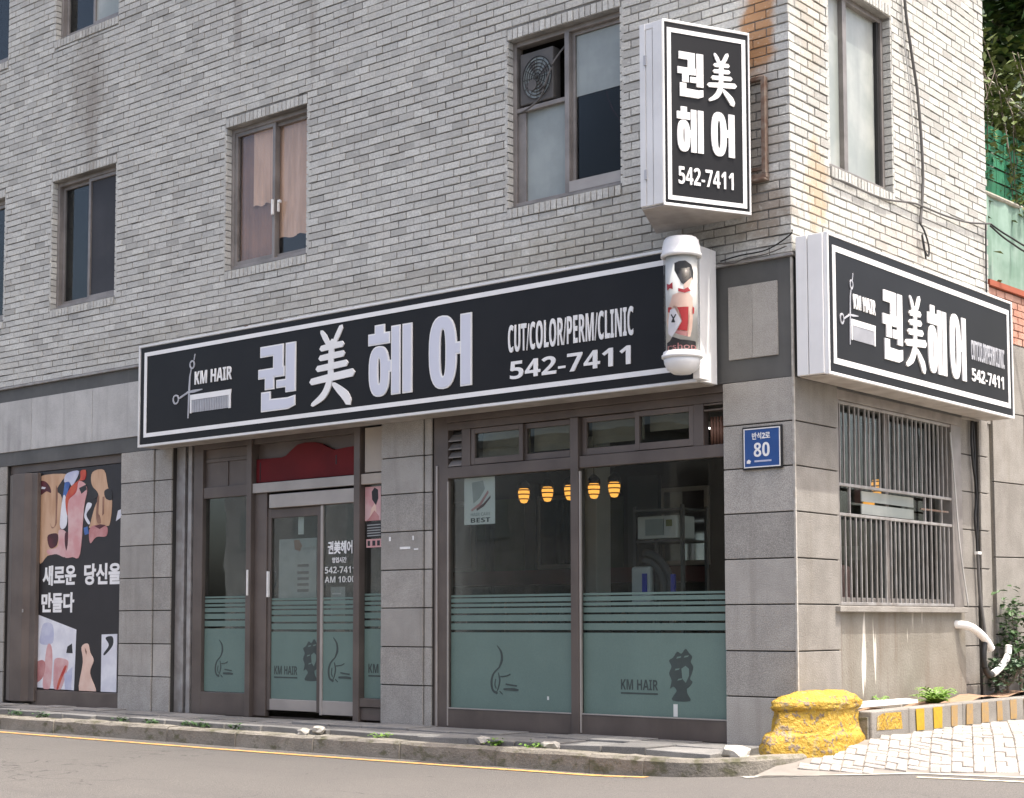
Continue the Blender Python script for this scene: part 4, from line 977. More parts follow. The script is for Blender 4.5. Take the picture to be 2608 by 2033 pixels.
def glyph_mi(s0, s1, z0, z1, d, mp, parent, m='sign_white'):
    b = MB(mp)
    for i, (pt, w) in enumerate(MI):
        sm = smooth_line([(q[0], q[1], 0) for q in pt], 4)
        if isinstance(w, list):
            ww = []
            for j in range(len(w)-1): ww += [w[j]+(w[j+1]-w[j])*q/4 for q in range(4)]
            ww.append(w[-1])
        else: ww = [w]*len(sm)
        ribbon(b, [(s0+q[0]*(s1-s0), z0+q[1]*(z1-z0)) for q in sm], [q*(z1-z0) for q in ww], d, d+0.010+0.0004*i)
    return b.build('character', m, parent)
def logo(s0, z0, k, d, mp, parent, kz=1.0):
    """scissors over a comb with the salon's initials; s0,z0 = lower left of the comb"""
    P = lambda x, z: (s0+x*k, z0+z*kz)
    b = MB(mp)
    for i, (pt, w) in enumerate(((((0.068, 0.607), (0.054, 0.55)), .012), (((0.01, 0.455), (-0.011, 0.38), (-0.02, 0.225), (-0.033, -0.045)), [.014, .018, .024, .014]), (((-0.17, 0.175), (-0.10, 0.20), (-0.04, 0.22)), .02), (((-0.05, 0.222), (0.06, 0.225), (0.187, 0.232)), [.02, .03, .01]))):
        ribbon(b, [P(*q) for q in pt], [x_*k for x_ in w] if isinstance(w, list) else w*k, d, d+0.006+0.0003*i)
    for cx, cz, rx, rz in ((0.025, 0.503, 0.042, 0.047), (-0.235, 0.165, 0.052, 0.052)):
        o_ = [P(cx+rx*math.cos(a*math.pi/8), cz+rz*math.sin(a*math.pi/8)) for a in range(16)]
        i_ = [P(cx+(rx-.016)*math.cos(a*math.pi/8), cz+(rz-.016)*math.sin(a*math.pi/8)) for a in range(16)]
        b.ring(o_, i_, d, d+0.0075)
    b.build('scissors_logo', 'letter_grey', parent)
    c = MB(mp); P2 = lambda q: P(*q)
    c.prism([P2((0.0, 0.135)), P2((0.64, 0.135)), P2((0.65, 0.19)), P2((0.0, 0.19))], d, d+0.008)
    c.prism([P2((0.0, 0.0)), P2((0.022, 0.0)), P2((0.022, 0.135)), P2((0.0, 0.135))], d, d+0.008)
    c.prism([P2((0.61, 0.0)), P2((0.64, 0.0)), P2((0.64, 0.135)), P2((0.61, 0.135))], d, d+0.008)
    co = c.build('comb_logo', 'sign_white', parent)
    t = MB(mp)
    for i in range(22):
        x0 = 0.026+i*0.0265; t.prism([P2((x0, 0.005)), P2((x0+0.018, 0.005)), P2((x0+0.018, 0.134)), P2((x0, 0.134))], d, d+0.006)
    t.build('comb_teeth', 'letter_grey', co, kind='stuff')
    text('KM HAIR', *sorted((s0+0.07*k, s0+0.655*k)), z0+0.29*kz, z0+0.425*kz, d, d+0.008, mp, 'sign_white', parent, 'lettering', 0.0)
def border(s0, s1, z0, z1, w, d, mp, parent, m='sign_white'):
    b = MB(mp); b.box(s0, s1, d, d+0.005, z0, z0+w); b.box(s0, s1, d, d+0.005, z1-w, z1); b.box(s0, s0+w, d, d+0.005, z0+w, z1-w); b.box(s1-w, s1, d, d+0.005, z0+w, z1-w)
    return b.build('border_line', m, parent)

# long sign over the shop
sg = thing('shop_sign', 'long black shop sign with scissors-and-comb logo above the entrance and shop window', 'sign', loc=(-4.2, 0, 2.79))
def under(root):                # keeps world coordinates for meshes parented to an empty that stands elsewhere
    for ch in root.children: ch.matrix_parent_inverse = Matrix.Translation(-root.location)
MB(FRONT).box(-7.735, -0.685, 0.02, 0.292, 2.79, 3.865).build('sign_box', 'sign_aluminium', sg, bevel=0.004)
MB(FRONT).box(-7.71, -0.71, 0.285, 0.300, 2.812, 3.843).build('sign_face', 'sign_black', sg)
tr = MB(FRONT); tr.box(-7.745, -0.675, 0.27, 0.306, 2.782, 2.806); tr.box(-7.745, -0.675, 0.27, 0.306, 3.848, 3.872); tr.box(-7.745, -7.722, 0.27, 0.306, 2.806, 3.848); tr.box(-0.698, -0.675, 0.27, 0.306, 2.806, 3.848)
tr.build('sign_trim', 'sign_aluminium', sg, bevel=0.003)
ec = MB(FRONT); ec.box(-0.684, -0.664, 0.03, 0.115, 2.79, 3.86); ec.box(-0.684, -0.660, 0.123, 0.27, 2.79, 3.86); ec.build('end_cap', 'sign_white', sg, bevel=0.004)
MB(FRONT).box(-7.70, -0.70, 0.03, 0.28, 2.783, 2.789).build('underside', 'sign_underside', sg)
border(-7.645, -0.80, 2.882, 3.788, 0.042, 0.300, FRONT, sg)
logo(-6.872, 3.074, 1.0, 0.300, FRONT, sg)
glyph(KWON, -5.812, -5.269, 2.987, 3.636, 0.300, FRONT, sg, 'sign_white', 'letter_face')
glyph_mi(-5.062, -4.462, 2.972, 3.700, 0.300, FRONT, sg)
glyph(HE, -4.28, -3.72, 2.989, 3.658, 0.300, FRONT, sg, 'sign_white', 'letter_face')
glyph(EO, -3.514, -3.004, 2.984, 3.643, 0.300, FRONT, sg, 'sign_white', 'letter_face')
text('CUT/COLOR/PERM/CLINIC', -2.59, -1.275, 3.222, 3.460, 0.300, 0.308, FRONT, 'sign_white', sg, 'lettering', 0.004)
text('542-7411', -2.57, -1.305, 2.990, 3.145, 0.300, 0.308, FRONT, 'sign_white', sg, 'lettering', 0.028)
for x in (-6.3, -5.77):
    MB(FRONT).box(x, x+0.025, 0.05, 0.075, 3.86, 3.95).build('bracket', 'rust', sg)
under(sg)
# sign on the side wall
s2 = thing('shop_sign', 'black shop sign with four white characters on the sunlit side wall above the barred window', 'sign', loc=(0, 1.7, 2.78))
MB(SIDE).box(0.01, 3.49, 0.03, 0.292, 2.79, 3.865).build('sign_box', 'sign_aluminium', s2, bevel=0.004)
MB(SIDE).box(0.03, 3.47, 0.285, 0.300, 2.81, 3.845).build('sign_face', 'sign_black', s2)
tr = MB(SIDE); tr.box(0.0, 3.50, 0.27, 0.306, 2.784, 2.806); tr.box(0.0, 3.50, 0.27, 0.306, 3.848, 3.87); tr.box(0.0, 0.022, 0.27, 0.306, 2.806, 3.848); tr.box(3.478, 3.50, 0.27, 0.306, 2.806, 3.848)
tr.build('sign_trim', 'sign_white', s2, bevel=0.003)
ec = MB(SIDE); ec.box(-0.012, 0.009, 0.04, 0.135, 2.79, 3.865); ec.box(-0.012, 0.009, 0.143, 0.269, 2.79, 3.865); ec.build('end_cap', 'sign_white', s2, bevel=0.004)
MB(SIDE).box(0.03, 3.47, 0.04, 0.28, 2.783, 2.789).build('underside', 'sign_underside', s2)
border(0.08, 3.42, 2.872, 3.782, 0.045, 0.300, SIDE, s2)
logo(0.362, 3.09, 0.62, 0.300, SIDE, s2, 0.86)
glyph(KWON, 0.885, 1.232, 3.012, 3.572, 0.300, SIDE, s2, 'sign_white')
glyph_mi(1.290, 1.660, 2.995, 3.60, 0.300, SIDE, s2)
glyph(HE, 1.700, 2.062, 3.003, 3.58, 0.300, SIDE, s2, 'sign_white')
glyph(EO, 2.132, 2.458, 3.005, 3.572, 0.300, SIDE, s2, 'sign_white')
text('CUT/COLOR/PERM/CLINIC', 2.575, 3.295, 3.22, 3.395, 0.300, 0.306, SIDE, 'letter_grey', s2, 'lettering', 0.012)
text('542-7411', 2.585, 3.27, 3.03, 3.145, 0.300, 0.306, SIDE, 'sign_white', s2, 'lettering', 0.028)
under(s2)
# projecting sign: a tall box on a trapezoid plan, its broad faces splayed
s3 = thing('projecting_sign', 'tall black projecting sign with white border fixed to the brick wall near the corner', 'sign', loc=(-0.73, -0.1, 4.07))
B3, C3 = Vector((-0.623, -0.811)), Vector((-0.283, -0.12)); A3, D3 = Vector((-0.826, -0.82)), Vector((-1.166, -0.13))
u3 = (C3-B3).normalized(); n3 = Vector((u3.y, -u3.x)); L3 = (C3-B3).length
PROJ = lambda s, d, z: (B3.x+u3.x*s+n3.x*d, B3.y+u3.y*s+n3.y*d, z)
inn = lambda p: tuple(p)
bx3 = MB().plan([tuple(A3), tuple(B3-n3*0.006), tuple(C3-n3*0.006), tuple(D3)], 4.075, 5.505).build('sign_box', 'sign_white', s3, bevel=0.004)
MB(PROJ).box(0.012, L3-0.016, -0.012, 0.002, 4.09, 5.49).build('sign_face', 'sign_black', s3)
t3 = MB(PROJ); t3.box(-0.004, L3, -0.008, 0.008, 4.066, 4.088); t3.box(-0.004, L3, -0.008, 0.008, 5.490, 5.511); t3.box(-0.004, 0.010, -0.008, 0.008, 4.088, 5.490); t3.box(L3-0.014, L3, -0.008, 0.008, 4.088, 5.49)
t3.build('sign_trim', 'sign_white', s3, bevel=0.003)
uA = (B3-A3).normalized(); nA = Vector((uA.y, -uA.x)); LA = (B3-A3).length
EDGE = lambda s, d, z: (A3.x+uA.x*s+nA.x*d, A3.y+uA.y*s+nA.y*d, z)
e3 = MB(EDGE); e3.box(0.0, 0.050, 0.001, 0.010, 4.08, 5.50); e3.box(0.058, 0.112, 0.001, 0.006, 4.08, 5.45); e3.box(0.12, LA, 0.001, 0.010, 4.08, 5.50); e3.box(0.05, 0.12, 0.001, 0.006, 5.455, 5.50)
e3.build('edge_trim', 'sign_aluminium', s3, bevel=0.002)
for z in (5.22, 4.33): MB(EDGE).box(0.040, 0.060, 0.006, 0.018, z-0.045, z+0.03).build('hinge', 'letter_grey', s3)
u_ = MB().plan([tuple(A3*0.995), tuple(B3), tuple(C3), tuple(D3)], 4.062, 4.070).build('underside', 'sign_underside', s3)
border(0.034, 0.732, 4.113, 5.448, 0.034, 0.002, PROJ, s3)
glyph(KWON, 0.122, 0.349, 4.925, 5.274, 0.002, PROJ, s3, 'sign_white'); glyph_mi(0.390, 0.640, 4.915, 5.305, 0.002, PROJ, s3)
glyph(HE, 0.112, 0.346, 4.495, 4.845, 0.002, PROJ, s3, 'sign_white'); glyph(EO, 0.414, 0.624, 4.495, 4.842, 0.002, PROJ, s3, 'sign_white')
text('542-7411', 0.125, 0.610, 4.243, 4.380, 0.002, 0.010, PROJ, 'sign_white', s3, 'lettering', 0.03)
for z in (4.3, 5.2): MB().box(-0.98, -0.42, -0.2, -0.003, z, z+0.05).build('wall_arm', 'rust', s3)
under(s3)
# rusty steel frame on the wall beside it
fr = MB(FRONT); fr.box(-0.52, -0.185, 0.0, 0.055, 4.365, 4.405); fr.box(-0.52, -0.20, 0.006, 0.05, 5.15, 5.18); fr.box(-0.222, -0.187, 0.006, 0.058, 4.405, 5.17); fr.box(-0.40, -0.345, 0.006, 0.05, 4.43, 5.15); fr.box(-0.37, -0.20, 0.006, 0.02, 4.44, 4.47); fr.box(-0.52, -0.185, 0.0, 0.075, 4.345, 4.362)
tag(fr.build('steel_frame', 'rust', bevel=0.003), 'weathered steel frame on the brick wall just right of the projecting sign', 'frame')

# barber pole light
bp = thing('barber_pole', 'white barber pole light with a drawn woman in red, beside the long sign', 'barber pole', loc=(-0.68, -0.5, 2.82))
PC = (-0.68, -0.5)
MB().lathe(PC, [(0.0, 2.818), (0.07, 2.822), (0.115, 2.85), (0.138, 2.90), (0.142, 2.935)], 32).build('bottom_cap', 'sign_white', bp, smooth=True)
MB().lathe(PC, [(0.142, 2.936), (0.158, 2.942), (0.158, 2.962), (0.146, 2.966), (0.146, 2.985), (0.14, 2.99)], 32).build('lower_ring', 'sign_white', bp, smooth=True)
MB().lathe(PC, [(0.146, 3.722), (0.158, 3.726), (0.158, 3.748), (0.150, 3.755), (0.148, 3.80), (0.135, 3.855), (0.12, 3.875), (0.0, 3.885)], 32).build('top_cap', 'sign_white', bp, smooth=True)
MB().lathe(PC, [(0.1225, 2.99), (0.1225, 3.722)], 64).build('drum', 'paper', bp, smooth=True)
tow = Vector((CAM.x-PC[0], CAM.y-PC[1], 0)).normalized(); rt = Vector((-tow.y, tow.x, 0))
def on_drum(pts, rad, name, m, parent):
    """flat print wrapped on the drum; pts in drawing units"""
    bm = bmesh.new(); vs = [bm.verts.new((x, y, 0)) for x, y in pts]; f = bm.faces.new(vs)
    bmesh.ops.triangulate(bm, faces=[f])
    for k in range(340, 960, 18): bmesh.ops.bisect_plane(bm, geom=bm.verts[:]+bm.edges[:]+bm.faces[:], plane_co=(k, 0, 0), plane_no=(1, 0, 0))
    for v in bm.verts:
        sx_ = max(-0.98, min(0.98, (v.co.x-647)/300.0)); a = math.asin(sx_); z = 3.72-(0.14686*v.co.y-75)/337.0
        q = Vector((PC[0], PC[1], 0))+rad*(math.sin(a)*rt+math.cos(a)*tow); v.co = (q.x, q.y, z)
    me = bpy.data.meshes.new(name); bm.to_mesh(me); bm.free(); return link(name, me, m, parent)
dz = [(420, 2020), (470, 1950), (620, 2010), (900, 2030), (910, 2235), (370, 2235), (370, 2040)]
for i, (m_, nm, pts) in enumerate((('poster_black', 'band_print', dz), ('ink_skin', 'figure_print', [(480, 1210), (600, 1175), (790, 1185), (845, 1260), (860, 1500), (835, 1800), (800, 1960), (760, 1960), (790, 1600), (770, 1440), (590, 1445), (520, 1400), (470, 1420), (430, 1500), (410, 1700), (440, 1820), (400, 1850), (370, 1650), (410, 1420)]),
                       ('ink_skin', 'face_print', [(640, 830), (820, 825), (845, 930), (795, 1075), (760, 1120), (690, 1110), (690, 1040), (655, 950)]), ('ink', 'hair_print', [(520, 650), (600, 622), (720, 612), (830, 680), (870, 800), (862, 960), (840, 900), (822, 830), (645, 832), (655, 950), (685, 1035), (640, 1005), (575, 890), (520, 780)]),
                       ('ink_red', 'choker_print', [(585, 1100), (690, 1125), (760, 1085), (815, 1145), (705, 1185), (585, 1160)]), ('ink_red', 'dress_print', [(565, 1440), (770, 1430), (760, 1700), (745, 1860), (565, 1835), (650, 1690), (620, 1560)]),
                       ('ink_red', 'glove_print', [(400, 1415), (465, 1430), (455, 1525), (400, 1505)]), ('ink_red', 'bow_print', [(380, 990), (430, 1020), (485, 985), (490, 1110), (435, 1085), (390, 1115)]), ('ink_red', 'glove_print', [(840, 1420), (870, 1440), (865, 1550), (840, 1540)]),
                       ('ink_white', 'fan_print', [(440, 1470), (520, 1450), (640, 1680), (560, 1830), (470, 1960), (400, 1880), (410, 1650)]), ('ink', 'scissors_print', [(450, 1560), (470, 1550), (500, 1610), (535, 1555), (550, 1570), (510, 1640), (530, 1700), (515, 1705), (495, 1655), (470, 1700), (460, 1690), (485, 1630)]),
                       ('ink', 'eye_print', [(675, 870), (735, 850), (730, 885), (690, 890)]), ('ink_rose', 'skirt_print', [(560, 1850), (740, 1870), (750, 1960), (620, 1930), (520, 1890)]))):
    on_drum(pts, 0.1235+0.0006*i, nm, m_, bp)
tm = text_mesh('rshop', 400, 890, 2215, 2070, 0, 0.001, lambda s, d, z: (s, z, d), 0.03)
for v in tm.vertices:
    a = math.asin(max(-.98, min(.98, (v.co.x-647)/300.0))); z = 3.72-(0.14686*v.co.y-75)/337.0
    q = Vector((PC[0], PC[1], 0))+(0.1320+v.co.z)*(math.sin(a)*rt+math.cos(a)*tow); v.co = (q.x, q.y, z)
link('lettering', tm, 'ink_rose', bp)
MB().lathe(PC, [(0.1385, 2.99), (0.1385, 3.722)], 48).build('glass_tube', 'glass_tube', bp, smooth=True)
for q in ((-0.76, -0.68, -0.40, -0.307, 3.0, 3.05), (-0.76, -0.68, -0.40, -0.307, 3.68, 3.73), (-0.66, -0.60, -0.38, -0.24, 2.795, 2.93)): MB().box(*q).build('bracket', 'sign_white', bp)
under(bp)
# blue house-number plate
ad = thing('address_plate', 'blue house number plate reading 80 on the corner pier', 'sign', loc=(-0.27, 0, 2.1))
MB(FRONT).box(-0.450, -0.096, 0.003, 0.018, 2.098, 2.432).build('frame', 'black_plastic', ad, bevel=0.004)
border(-0.435, -0.112, 2.113, 2.418, 0.008, 0.018, FRONT, ad)
MB(FRONT).box(-0.427, -0.12, 0.012, 0.0205, 2.121, 2.41).build('plate', 'plate_blue', ad)
text('80', -0.345, -0.205, 2.195, 2.305, 0.0205, 0.0225, FRONT, 'sign_white', ad, 'number', 0.025)
text('반석2로', -0.36, -0.2, 2.33, 2.385, 0.0205, 0.0225, FRONT, 'sign_white', ad, 'lettering', 0.02)
MB(FRONT).box(-0.34, -0.19, 0.0205, 0.0222, 2.155, 2.168).build('small_print', 'ink_lilac', ad)
MB(FRONT).prism([(-0.41, 2.148), (-0.38, 2.145), (-0.372, 2.165), (-0.39, 2.178), (-0.408, 2.168)], 0.0205, 0.0222).build('emblem', 'sign_white', ad)
under(ad)
# tall poster in the left bay
po = thing('window_poster', 'tall black salon poster with three painted faces, in the bay left of the entrance', 'poster', loc=(-9.3, 0, 0.16))
PS0, PS1, PZ0, PZ1 = -10.085, -8.452, 0.165, 2.69
MB(FRONT).box(PS0, PS1, -0.045, -0.035, PZ0, PZ1).build('sheet', 'poster_black', po)
def up(px, py): return (PS0+(px-98)/211*(PS1-PS0), PZ1-(py-1190-(px-98)*-0.03)/567*(PZ1-PZ0))
def prt(m_, nm, pts, k, o=(80, 1170), s=250/1637):
    if len(pts) > 4:
        cl_p = smooth_line([(x_, y_, 0) for x_, y_ in pts+pts[:3]], 4)[4:4*(len(pts)+1)]; pts = [(q_[0], q_[1]) for q_ in cl_p]
    q = [up(o[0]+x*s, o[1]+y*s) for x, y in pts]
    q = [(min(max(a, PS0), PS1), min(max(b, PZ0), PZ1)) for a, b in q]
    MB(FRONT).prism(q, -0.035, -0.0345+0.0005*k).build(nm, m_, po)
arts = [('ink_tan', 'face_print', [(130, 215), (580, 195), (520, 300), (430, 470), (520, 600), (505, 1120), (640, 1400), (600, 1600), (450, 1550), (300, 1575), (150, 1650), (140, 560)]),
        ('ink_pink', 'cheek_print', [(480, 1150), (600, 1180), (640, 1400), (600, 1600), (450, 1550), (330, 1560), (290, 1480), (470, 1420)]),
        ('ink_maroon', 'eye_print', [(140, 300), (240, 300), (320, 400), (335, 500), (260, 470), (150, 520)]), ('ink_white', 'eye_print', [(180, 380), (250, 400), (230, 430), (170, 420)]), ('ink_brown', 'nose_print', [(425, 380), (450, 500), (445, 900), (440, 1040), (370, 1110), (335, 1020), (360, 1080), (420, 1030), (420, 500)]),
        ('ink_maroon', 'mouth_print', [(300, 1230), (430, 1195), (475, 1250), (450, 1400), (360, 1450), (310, 1380)]), ('ink_blue', 'hair_print', [(570, 330), (665, 330), (600, 585), (540, 580)]), ('ink_white', 'hair_print', [(540, 600), (590, 600), (620, 1000), (560, 1125), (500, 1050)]),
        ('ink_lilac', 'hair_print', [(600, 190), (800, 165), (700, 400), (640, 330), (560, 330)]), ('ink_pink', 'face_print', [(780, 330), (900, 380), (935, 520), (890, 800), (840, 1560), (720, 1605), (590, 1600), (640, 1400), (640, 1000), (630, 900), (640, 650), (760, 520)]),
        ('ink_orange', 'hair_print', [(830, 165), (910, 160), (900, 310), (800, 340), (765, 510), (640, 650), (625, 900), (590, 700), (600, 560), (690, 400), (820, 300)]), ('ink', 'eye_print', [(810, 450), (920, 400), (935, 480), (850, 550)]), ('ink_olive', 'eye_print', [(840, 390), (920, 380), (900, 430), (840, 440)]),
        ('ink_brown', 'nose_print', [(725, 690), (800, 690), (790, 760), (725, 750)]), ('ink_red', 'mouth_print', [(690, 910), (740, 870), (835, 880), (800, 985), (705, 990)]), ('poster_black', 'neck_print', [(700, 1110), (805, 1100), (770, 1500), (745, 1500)]), ('ink_maroon', 'neck_print', [(590, 1200), (640, 1220), (680, 1590), (640, 1590), (590, 1390)]),
        ('ink_tan', 'face_print', [(1020, 200), (1200, 180), (1265, 460), (1335, 700), (1310, 1050), (1250, 1110), (1000, 1130), (1000, 1050), (1060, 800), (1120, 600), (1010, 400)]), ('ink_rose', 'chin_print', [(1005, 1110), (1250, 1105), (1255, 1270), (1100, 1280), (1000, 1380)]),
        ('ink', 'eye_print', [(985, 440), (1060, 480), (1120, 580), (1050, 650), (990, 570)]), ('ink', 'eye_print', [(1215, 530), (1290, 490), (1335, 560), (1330, 680), (1240, 650)]), ('ink_brown', 'nose_print', [(1110, 620), (1135, 620), (1125, 880), (1150, 930), (1170, 1050), (1110, 1040), (1090, 880)]), ('ink_brown', 'nose_print', [(1190, 620), (1215, 620), (1215, 900), (1190, 930)]),
        ('ink_maroon', 'mouth_print', [(1065, 1095), (1160, 1072), (1245, 1090), (1150, 1150)]), ('ink_white', 'ear_print', [(940, 710), (1010, 720), (1000, 780), (930, 900), (990, 1040), (960, 1060), (900, 950), (905, 850)]), ('ink_blue', 'bead_print', [(890, 1120), (950, 1100), (980, 1220), (910, 1240)]), ('ink_white', 'ear_print', [(1430, 860), (1500, 830), (1500, 960), (1400, 1030)])]
for k, (m_, nm, pts) in enumerate(arts): prt(m_, nm, pts, k % 12+1)
low = [('ink_white', 'panel_print', [(90, 15), (905, 295), (880, 1450), (60, 1430)]), ('ink_lilac', 'sleeve_print', [(290, 200), (460, 220), (470, 560), (240, 590), (230, 420)]), ('ink_pink', 'hand_print', [(370, 610), (450, 640), (470, 1000), (430, 1430), (300, 1430), (320, 1000)]),
       ('ink_rose', 'hand_print', [(110, 1020), (260, 900), (340, 980), (280, 1250), (60, 1380)]), ('ink_pink', 'hand_print', [(540, 850), (740, 870), (765, 1000), (640, 1430), (510, 1430), (500, 1000)]), ('ink_orange', 'finger_print', [(600, 1250), (700, 1000), (740, 1010), (650, 1250), (590, 1430), (560, 1430)]), ('ink', 'tool_print', [(750, 620), (830, 560), (845, 740), (730, 740)]), ('ink_lilac', 'sleeve_print', [(700, 1150), (845, 1000), (835, 1430), (720, 1430)]),
       ('ink_skin', 'hand_print', [(1010, 620), (1120, 550), (1170, 720), (1230, 860), (1170, 1100), (1280, 1450), (980, 1450), (1040, 900)]), ('ink_brown', 'finger_print', [(1070, 620), (1110, 700), (1100, 760), (1080, 700)]), ('ink_white', 'panel_print', [(1370, 370), (1640, 350), (1640, 1480), (1370, 1480)]), ('ink', 'tool_print', [(1440, 430), (1560, 400), (1570, 560), (1440, 740), (1410, 720), (1500, 560)]),
       ('ink_brown', 'tool_print', [(1430, 920), (1620, 930), (1620, 990), (1440, 970)]), ('ink', 'tool_print', [(1450, 1120), (1590, 1085), (1570, 1170), (1450, 1185)])]
for k, (m_, nm, pts) in enumerate(low): prt(m_, nm, pts, k % 12+1, (80, 1560), 250/1850)
for body, x0, x1, y0, y1 in (('새로운', 300, 1040, 780, 300), ('당신을', 1220, 1990, 760, 265), ('만들다', 285, 1010, 1390, 915)):
    a, b = up(80+x0*250/2184, 1400+y0*250/2184), up(80+x1*250/2184, 1400+y1*250/2184)
    text(body, a[0], min(b[0], PS1), a[1], b[1], -0.035, -0.031, FRONT, 'sign_white', po, 'lettering', 0.035)
under(po)

# ================================================================== things at the windows and in the salon
fan = thing('fan_unit', 'white fan unit with dark round grille in the upper left of the frosted window', 'fan', loc=(-2.6, 0, 5.5))
MB(FRONT).box(-2.775, -2.40, -0.20, -0.085, 5.515, 5.985).build('housing', 'cable_grey', fan, bevel=0.01)
gr = MB(FRONT); cx, cz = -2.575, 5.735
for k in range(6):
    r = 0.165-0.026*k; gr.tube([(cx+r*math.cos(a*math.pi/14), -0.075, cz+r*1.15*math.sin(a*math.pi/14)) for a in range(29)], 0.0045, 5, False)
for k in range(12):
    a = k*math.pi/6; gr.tube([(cx, -0.076, cz), (cx+0.165*math.cos(a), -0.076, cz+0.19*math.sin(a))], 0.003, 4)
gr.build('grille', 'black_plastic', fan)
MB(FRONT).prism([(cx+0.16*math.cos(a*math.pi/12), cz+0.185*math.sin(a*math.pi/12)) for a in range(24)], -0.086, -0.083).build('fan_opening', 'frost_green', fan)
MB(FRONT).prism([(cx-0.05+0.05*math.cos(a*math.pi/8), cz-0.06+0.05*math.sin(a*math.pi/8)) for a in range(16)], -0.083, -0.07).build('hub', 'cable_grey', fan)
for k in range(4):
    a = 0.5+k*math.pi/2
    MB(FRONT).prism([(cx+0.03*math.cos(a), cz+0.03*math.sin(a)), (cx+0.14*math.cos(a-.3), cz+0.16*math.sin(a-.3)), (cx+0.145*math.cos(a+.25), cz+0.165*math.sin(a+.25))], -0.082, -0.078).build('blade', 'cable_grey', fan)
under(fan)
cab = MB(FRONT); cab.tube(smooth_line([(-2.28, -0.10, 5.95), (-2.36, -0.05, 5.82), (-2.43, -0.03, 5.66), (-2.50, -0.035, 5.53), (-2.62, -0.03, 5.46), (-2.76, -0.05, 5.44)], 6), 0.009); tag(cab.build('cord', 'cable_grey', smooth=True), 'grey cord looping from the fan unit over the frosted pane', 'cord')

def paper(name, label, cat, s0, s1, z0, z1, d, m='paper', shapes=(), texts=()):
    t = thing(name, label, cat, loc=((s0+s1)/2, -d, z0))
    MB(FRONT).box(s0, s1, d, d+0.003, z0, z1).build('sheet', m, t)
    for k, (mm_, nm, pts) in enumerate(shapes): MB(FRONT).prism([(s0+x*(s1-s0), z0+y*(z1-z0)) for x, y in pts], d+0.003, d+0.0034+0.0003*k).build(nm, mm_, t)
    for body, a, b, c, e, mm_ in texts: text(body, s0+a*(s1-s0), s0+b*(s1-s0), z0+c*(z1-z0), z0+e*(z1-z0), d+0.003, d+0.0045, FRONT, mm_, t, 'lettering', 0.02)
    under(t); return t
paper('wall_poster', 'white paper poster with red swoosh and the word BEST behind the shop window', 'poster', -3.45, -3.085, 1.80, 2.222, -0.098, 'paper',
      (('paper_grey', 'figure_print', [(.25, .90), (.62, .93), (.68, .75), (.5, .55), (.3, .45), (.28, .65)]), ('ink_rose', 'swoosh_print', [(.22, .32), (.5, .45), (.78, .72), (.8, .66), (.55, .4), (.25, .28)]), ('ink_maroon', 'swoosh_print', [(.4, .33), (.65, .45), (.86, .6), (.86, .55), (.65, .38), (.42, .29)])), (('BEST', .22, .85, .04, .14, 'ink'), ('HAIR CARE', .22, .85, .18, .25, 'paper_grey')))
paper('small_poster', 'pink poster of a dark-haired head on the pane right of the door', 'poster', -4.71, -4.50, 1.89, 2.215, -0.089, 'ink_pink',
      (('ink', 'hair_print', [(.42, .85), (.6, .97), (.82, .9), (.85, .65), (.7, .45), (.62, .5), (.45, .62)]), ('ink_skin', 'face_print', [(.4, .35), (.62, .5), (.7, .42), (.75, .1), (.3, .1)]), ('ink_rose', 'collar_print', [(.3, .1), (.6, .3), (.9, .12), (.9, .0), (.1, .0)])))
paper('notice', 'black notice with pale lines of print below the pink poster', 'notice', -4.69, -4.49, 1.73, 1.875, -0.089, 'poster_black', [('paper_grey', 'print_line', [(.05, y), (.95, y+.02), (.95, y+.09), (.05, y+.07)]) for y in (.08, .25, .42, .59, .78)])
paper('notice', 'small orange framed notice under the black one right of the door', 'notice', -4.69, -4.49, 1.635, 1.715, -0.089, 'ink_pink', (('ink', 'print_block', [(.08, .2), (.25, .2), (.25, .8), (.08, .8)]), ('ink', 'print_block', [(.4, .2), (.6, .2), (.6, .8), (.4, .8)]), ('ink', 'print_block', [(.72, .2), (.9, .2), (.9, .8), (.72, .8)])))
paper('price_sheet', 'pale sheet with a red spot and printed rows inside the left door leaf', 'notice', -5.98, -5.43, 1.17, 1.76, -0.135, 'paper_grey', [('ink_brown', 'spot_print', [(.42, .82), (.56, .78), (.62, .88), (.54, .98), (.4, .98)])]+[('cable_grey', 'print_line', [(.5, y), (.8, y), (.8, y+.045), (.5, y+.045)]) for y in (.1, .2, .3, .4, .52)])
paper('paper_strip', 'narrow pale paper strip hanging inside the door glass', 'paper', -5.70, -5.62, 1.80, 2.0, -0.135, 'white_plastic')
paper('menu_card', 'grey card behind the right door leaf under the lettering', 'card', -5.24, -5.04, 0.98, 1.27, -0.15, 'paper_grey', [('paper', 'print_line', [(.1, .75), (.7, .75), (.7, .8), (.1, .8)])])
